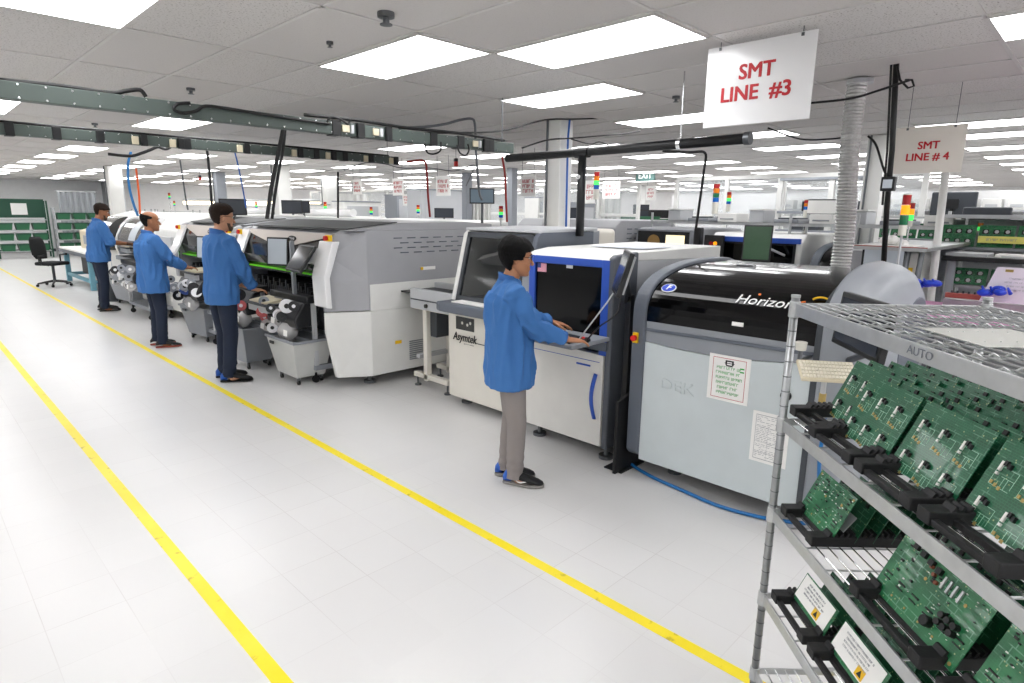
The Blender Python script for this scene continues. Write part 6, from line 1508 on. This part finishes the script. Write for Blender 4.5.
    # eyes
    for sg in (-1, 1):
        e = MB().ell(HP((.0815, .031*sg, .126)), (.0085*s, .013*s, .0065*s), 12, 8, Rhd.to_3x3()).build('eye', 'eye_white', t, smooth=True)
        MB().ell(HP((.0885, .031*sg, .126)), (.003*s, .0055*s, .0055*s), 10, 8, Rhd.to_3x3()).build('iris', 'eye_dark', e, smooth=True)
        MB().tube([HP((.094, .012*sg, .146)), HP((.095, .03*sg, .150)), HP((.083, .052*sg, .145))], [.003*s, .004*s, .002*s], 6).build('eyebrow', hairm, t)
    # ---- hair
    def tab(T):
        def k_(z, a):
            for p_, q_ in zip(T, T[1:]):
                if z <= q_[0]: return z >= T[0][0] and a >= p_[1]+(q_[1]-p_[1])*(z-p_[0])/(q_[0]-p_[0])
            return a >= T[-1][1]
        return k_
    def shell(name, keep, off, m, z0, z1, nz=44, nq=96):
        bm = MB(); gr = []
        for i in range(nz+1):
            z = z0+(z1-z0)*i/nz; row = []
            for j in range(nq):
                q = 2*PI*j/nq; d = off(z, q); d += .005*noise.noise(Vector((math.cos(q)*14, math.sin(q)*14, z*50))); zz = z+(d*1.0 if z > .19 else 0)*max(0, (z-.19)/.038)
                p = headpt(z, q, d); p.z = zz; row.append(HP(p))
            gr.append(row)
        vs = [[bm.bm.verts.new(p) for p in r] for r in gr]
        for i in range(nz):
            for j in range(nq):
                z = z0+(z1-z0)*(i+.5)/nz; q = 2*PI*(j+.5)/nq; qa = q if q <= PI else 2*PI-q
                if keep(z, math.degrees(qa)): bm._face((vs[i][j], vs[i][(j+1) % nq], vs[i+1][(j+1) % nq], vs[i+1][j]))
        if keep(z1, 180) and z1 > .2: bm._face(vs[-1])
        for v in [v for v in bm.bm.verts if not v.link_faces]: bm.bm.verts.remove(v)
        o = bm.build(name, m, t, smooth=True); sd = o.modifiers.new('thick', 'SOLIDIFY'); sd.thickness = .012*s; sd.offset = -1 if False else 0
        return o
    if hair == 'long': shell('hair', tab([(.03, 150), (.045, 125), (.07, 110), (.10, 100), (.112, 68), (.16, 62), (.17, 40), (.182, 0), (.2, 0)]), lambda z, q: .013+.014*max(0, -math.cos(q))+.004*(z > .15), hairm, .03, .228)
    if hair == 'short': shell('hair', tab([(.05, 140), (.065, 122), (.10, 110), (.135, 104), (.142, 78), (.168, 60), (.178, 35), (.186, 0), (.2, 0)]), lambda z, q: .004+.011*max(0, (z-.13)/.1), hairm, .05, .228)
    if hair == 'bald': shell('hair', tab([(.05, 145), (.07, 122), (.11, 110), (.142, 103), (.148, 84), (.168, 82), (.182, 98), (.194, 150), (.2, 181)]), lambda z, q: .004, hairm, .05, .2); shell('thin_hair', lambda z, a: a < 75 and .2 < z, lambda z, q: .0005, hairm, .19, .228) if 0 else None
    if hair == 'cap': shell('hair', tab([(.055, 140), (.07, 122), (.11, 110), (.135, 104), (.14, 74), (.16, 58), (.168, 30), (.174, 0), (.2, 0)]), lambda z, q: .006+.006*(z > .16), hairm, .05, .228)
    if beard: shell('beard', lambda z, a: (a < 84 and z < .032+.012*(a > 30) and not (a < 18 and z > .038)) or (60 < a < 84 and z < .07) or (a < 24 and .060 < z < .069), lambda z, q: .0005, 'beard_brown', .0, .105)
    if glasses:
        g = MB(); n_ = 16
        for sg in (-1, 1):
            c = V3(.103, .032*sg, .124); ring = [HP(c+V3(-.006*abs(math.cos(2*PI*j/n_)), .022*math.cos(2*PI*j/n_), .016*math.sin(2*PI*j/n_))) for j in range(n_+1)]
            g.tube(ring, .0018*s, 6); g.tube([HP((.098, .054*sg, .13)), HP((.05, .077*sg, .130)), HP((-.005, .079*sg, .128)), HP((-.02, .077*sg, .115))], .0018*s, 6)
        g.tube([HP((.104, -.010, .128)), HP((.107, 0, .130)), HP((.104, .010, .128))], .0018*s, 6)
        g.build('glasses', 'glasses', t, smooth=True)
    # ---- smock
    def lx(z): return lean*s*min(1, max(0, (z-.93)/.4))
    hz = smock_hem/s
    b = MB(); st = [(hz, .150, .205), (hz+.12, .146, .202), (1.0, .135, .188), (1.12, .13, .182), (1.25, .135, .190), (1.35, .130, .196), (1.42, .108, .186), (1.46, .085, .140), (1.488, .070, .088), (1.50, .064, .076)]
    b.loft([[V3(lx(z)+(-.006*s if z > 1.2 else 0)+(r_*(G if z < 1.4 else 1))*s*math.cos(q), (w_*(G if z < 1.4 else 1))*s*math.sin(q), z*s) for q in [2*PI*j/36 for j in range(36)]] for z, r_, w_ in st])
    for i in range(2):
        sg = 1 if i == 0 else -1; f = min(max(sleeve, 0), 1); cuff = el[i].lerp(wr[i], .88*f)
        mid = el[i].lerp(cuff, .5)
        b.tube([sh[i]-V3(0, .09*sg*s, .0), sh[i]+V3(0, .005*sg, -.012), sh[i].lerp(el[i], .5), el[i]], [.055*s, .074*s, .070*s, .066*s], 18)
        b.ell(el[i], (.066*s, .066*s, .066*s), 14, 10)
        b.tube([el[i], mid, cuff], [.066*s, .058*s, .048*s if sleeve > .5 else .062*s], 18)
    seedv = Vector((x*3, y*5, 0))
    def fold(co):
        wob = noise.noise(Vector((co.x*13, co.y*13, co.z*2.8))+seedv); fine = noise.noise(Vector((co.x*20, co.y*20, co.z*13))+seedv*2)
        hemf = min(1, max(.25, (co.z-hz*s)/(.12*s)))
        e = min((co-el[0]).length, (co-el[1]).length)/(.16*s)
        cr = 0
        if e < 1: cr = (1-e)*.006*math.sin(noise.noise(co*7)*6+co.dot(V3(40, 30, 90)))
        body_ = 1 if co.z < 1.4*s else .4
        return s*(fold_amp*1.5*(1-abs(wob)*3.2)*body_*.8*hemf+.005*fine*hemf+cr*1.5)
    so = remesh(b, .0085, 4, fold).build('smock', 'smock_blue', t, smooth=True)
    col = []
    for k_, (z, rx, ry, dx) in enumerate(((1.478, .078, .090, 0), (1.505, .070, .078, -.006), (1.528, .066, .070, -.012), (1.528, .060, .064, -.012), (1.49, .066, .07, -.004))):
        col.append([V3(lx(z)+dx*s+rx*s*math.cos(q), ry*s*math.sin(q), (z-.016*math.cos(q))*s) for q in [2*PI*j/28 for j in range(28)]])
    MB().loft(col, cap=False).build('collar', 'smock_trim', so, smooth=True)
    if sleeve > .5:
        for i in range(2):
            a_ = el[i].lerp(wr[i], .84); c_ = el[i].lerp(wr[i], .91); MB().tube([a_, c_], [.052*s, .050*s], 18).build('cuff', 'smock_trim', so, smooth=True)
    MB().frame(V3(lx(1.05)+.142*G*s, .0, .92*s), (0, 1, 0), (0, 0, 1), (1, 0, 0), -.003, .003, -.2*s, .42*s, 0, .004).build('front_placket', 'smock_trim', so)
    # ---- trousers
    b = MB(); b.loft([[V3(r_*G*s*math.cos(q), w_*G*s*math.sin(q), z*s) for q in [2*PI*j/24 for j in range(24)]] for z, r_, w_ in ((.80, .11, .165), (.88, .122, .175), (.97, .118, .168), (1.02, .11, .16))])
    for i in range(2):
        c_ = ank[i]-V3(0, 0, .035*s)
        b.tube([hip[i]+V3(0, 0, .02), hip[i].lerp(knee[i], .4), knee[i], knee[i].lerp(ank[i], .5), c_], [.098*s, .092*s, .072*s, .066*s, .062*s], 18)
    b = remesh(b, .008, 3, lambda co: s*(.005*noise.noise(Vector((co.x*8, co.y*8, co.z*5))+seedv)+.004*max(0, 1-co.z/.35)*math.sin(co.z*75+4*noise.noise(co*6)))).build('trousers', trousers, t, smooth=True)
    # ---- shoes
    for i in range(2):
        d = fdir[i]; o = Vector((ft[i].x, ft[i].y, 0)); u = V3(-d.y, d.x, 0); L = .30*s
        def P(a, b_, c): return o+d*((a-.27)*L)+u*(b_*s)+V3(0, 0, c*s)
        prof = ((.0, .026, .07), (.06, .037, .095), (.2, .041, .115), (.34, .042, .112), (.5, .046, .090), (.68, .052, .070), (.85, .048, .056), (.96, .032, .044), (1.0, .014, .032))
        rings = []
        for a, w_, h_ in prof: rings.append([P(a, w_*math.cos(q), .018+(h_-.018)*(.5+.5*math.sin(q)) if math.sin(q) > -.2 else .018+(h_-.018)*.4) for q in [2*PI*j/18 for j in range(18)]])
        so_ = MB().loft(rings).build('shoe', shoes[0], t, smooth=True)
        rings = [[P(a*1.02-.01, w_*1.1*math.cos(q), max(0.001, .012+.011*math.sin(q))+(0.006 if a > .9 else 0)) for q in [2*PI*j/18 for j in range(18)]] for a, w_, h_ in prof]
        MB().loft(rings).build('sole', shoes[1], so_, smooth=True)
        if shoes[2]:
            rings = [[P(a, (w_+.003)*math.cos(q), .02+(h_*1.04-.018)*(.5+.5*math.sin(q))) for q in [2*PI*j/18 for j in range(18)]] for a, w_, h_ in prof[:3]]
            MB().loft(rings).build('heel_counter', shoes[2], so_, smooth=True)
        if shoes[3]:
            for sg in (-1, 1):
                pts = [P(a, sg*(w_+.003), h_) for a, w_, h_ in ((.30, .036, .052), (.40, .0385, .036), (.47, .041, .034), (.56, .0425, .042), (.66, .043, .050))]
                MB().tube(pts, [.0015, .004, .006, .004, .001], 6).build('side_mark', 'text_white', so_)
        for k_ in range(4):
            a = .42+.07*k_; h_ = .094-.0085*k_; MB().tube([P(a, -.018, h_-.006), P(a, 0, h_+.002), P(a, .018, h_-.006)], .0025*s, 5).build('lace', shoes[0] if not shoes[3] else 'dark_grey', so_)
    return t
D = math.radians
# nearest worker
person('nearest worker, black hair and glasses, blue smock, grey trousers, typing at the blue window machine', 2.775, 2.75, D(-43), 1.615, head_yaw=D(-3), head_pitch=.12, hsc=1.05, body='skin_tan', hair='long', smock_hem=.685, girth=1.2, fold_amp=.016,
       pole=.03, shf=.02, hands=[(3.25, 2.80, 1.035), (2.99, 2.44, 1.0)], hand_dir=[(.75, -.5, -.22), (.8, -.45, -.12)], feet=[((2.80, 2.80, 0), D(-55)), ((2.745, 2.665, 0), D(-62))], trousers='trousers_grey', shoes=('shoe_black', 'sole_grey', 'shoe_blue', True), glasses=True, lean=-.01, curl=.35)
person('bearded worker with short brown hair and glasses in long blue smock and dark jeans', 2.36, 6.60, D(5), 1.82, head_yaw=D(-12), head_pitch=.12, body='skin_light', hair='short', hairm='hair_brown', smock_hem=.83, girth=1.0,
       hands=[(2.67, 6.85, .93), (2.68, 6.50, .91)], hand_dir=[(.9, -.1, -.1), (.9, .0, -.15)], feet=[((2.36, 6.72, 0), D(-15)), ((2.33, 6.50, 0), D(-30))], shoes=('shoe_black', 'shoe_black', 'shoe_blue', False), beard=True, glasses=True, lean=.02, vox=.0055)
person('balding dark haired worker in blue smock and navy trousers, second from the left', 2.33, 8.86, D(0), 1.735, head_yaw=D(-10), head_pitch=.05, body='skin_brown', hair='bald', smock_hem=.73, girth=1.18,
       hands=[(2.70, 9.0, 1.04), (2.70, 8.74, 1.03)], hand_dir=[(.9, -.15, -.05), (.9, -.1, -.05)], feet=[((2.33, 8.98, 0), D(-10)), ((2.33, 8.74, 0), D(-20))], shoes=('shoe_black', 'sole_red', None, False), lean=.0, vox=.006)
person('farthest worker with dark beard and rolled up sleeves in blue smock, leftmost of the four', 2.52, 12.66, D(0), 1.84, head_yaw=D(-8), head_pitch=.3, body='skin_brown', hair='cap', hairm='hair_brown', smock_hem=.87, girth=1.12,
       hands=[(2.93, 12.82, 1.17), (2.93, 12.50, 1.17)], hand_dir=[(.9, -.1, -.1), (.9, -.1, -.1)], feet=[((2.52, 12.78, 0), D(0)), ((2.50, 12.55, 0), D(-15))], sleeve=.18, shoes=('shoe_black', 'shoe_black', None, False), beard=True, lean=.05, vox=.007)
# ------------------------------------------------------------------ light of the hall: the ceiling panels plus faint ambient
w = bpy.data.worlds.new('world'); S.world = w; w.use_nodes = True
w.node_tree.nodes['Background'].inputs[0].default_value = (.9, .93, 1, 1); w.node_tree.nodes['Background'].inputs[1].default_value = .3
S.view_settings.exposure = 0.0
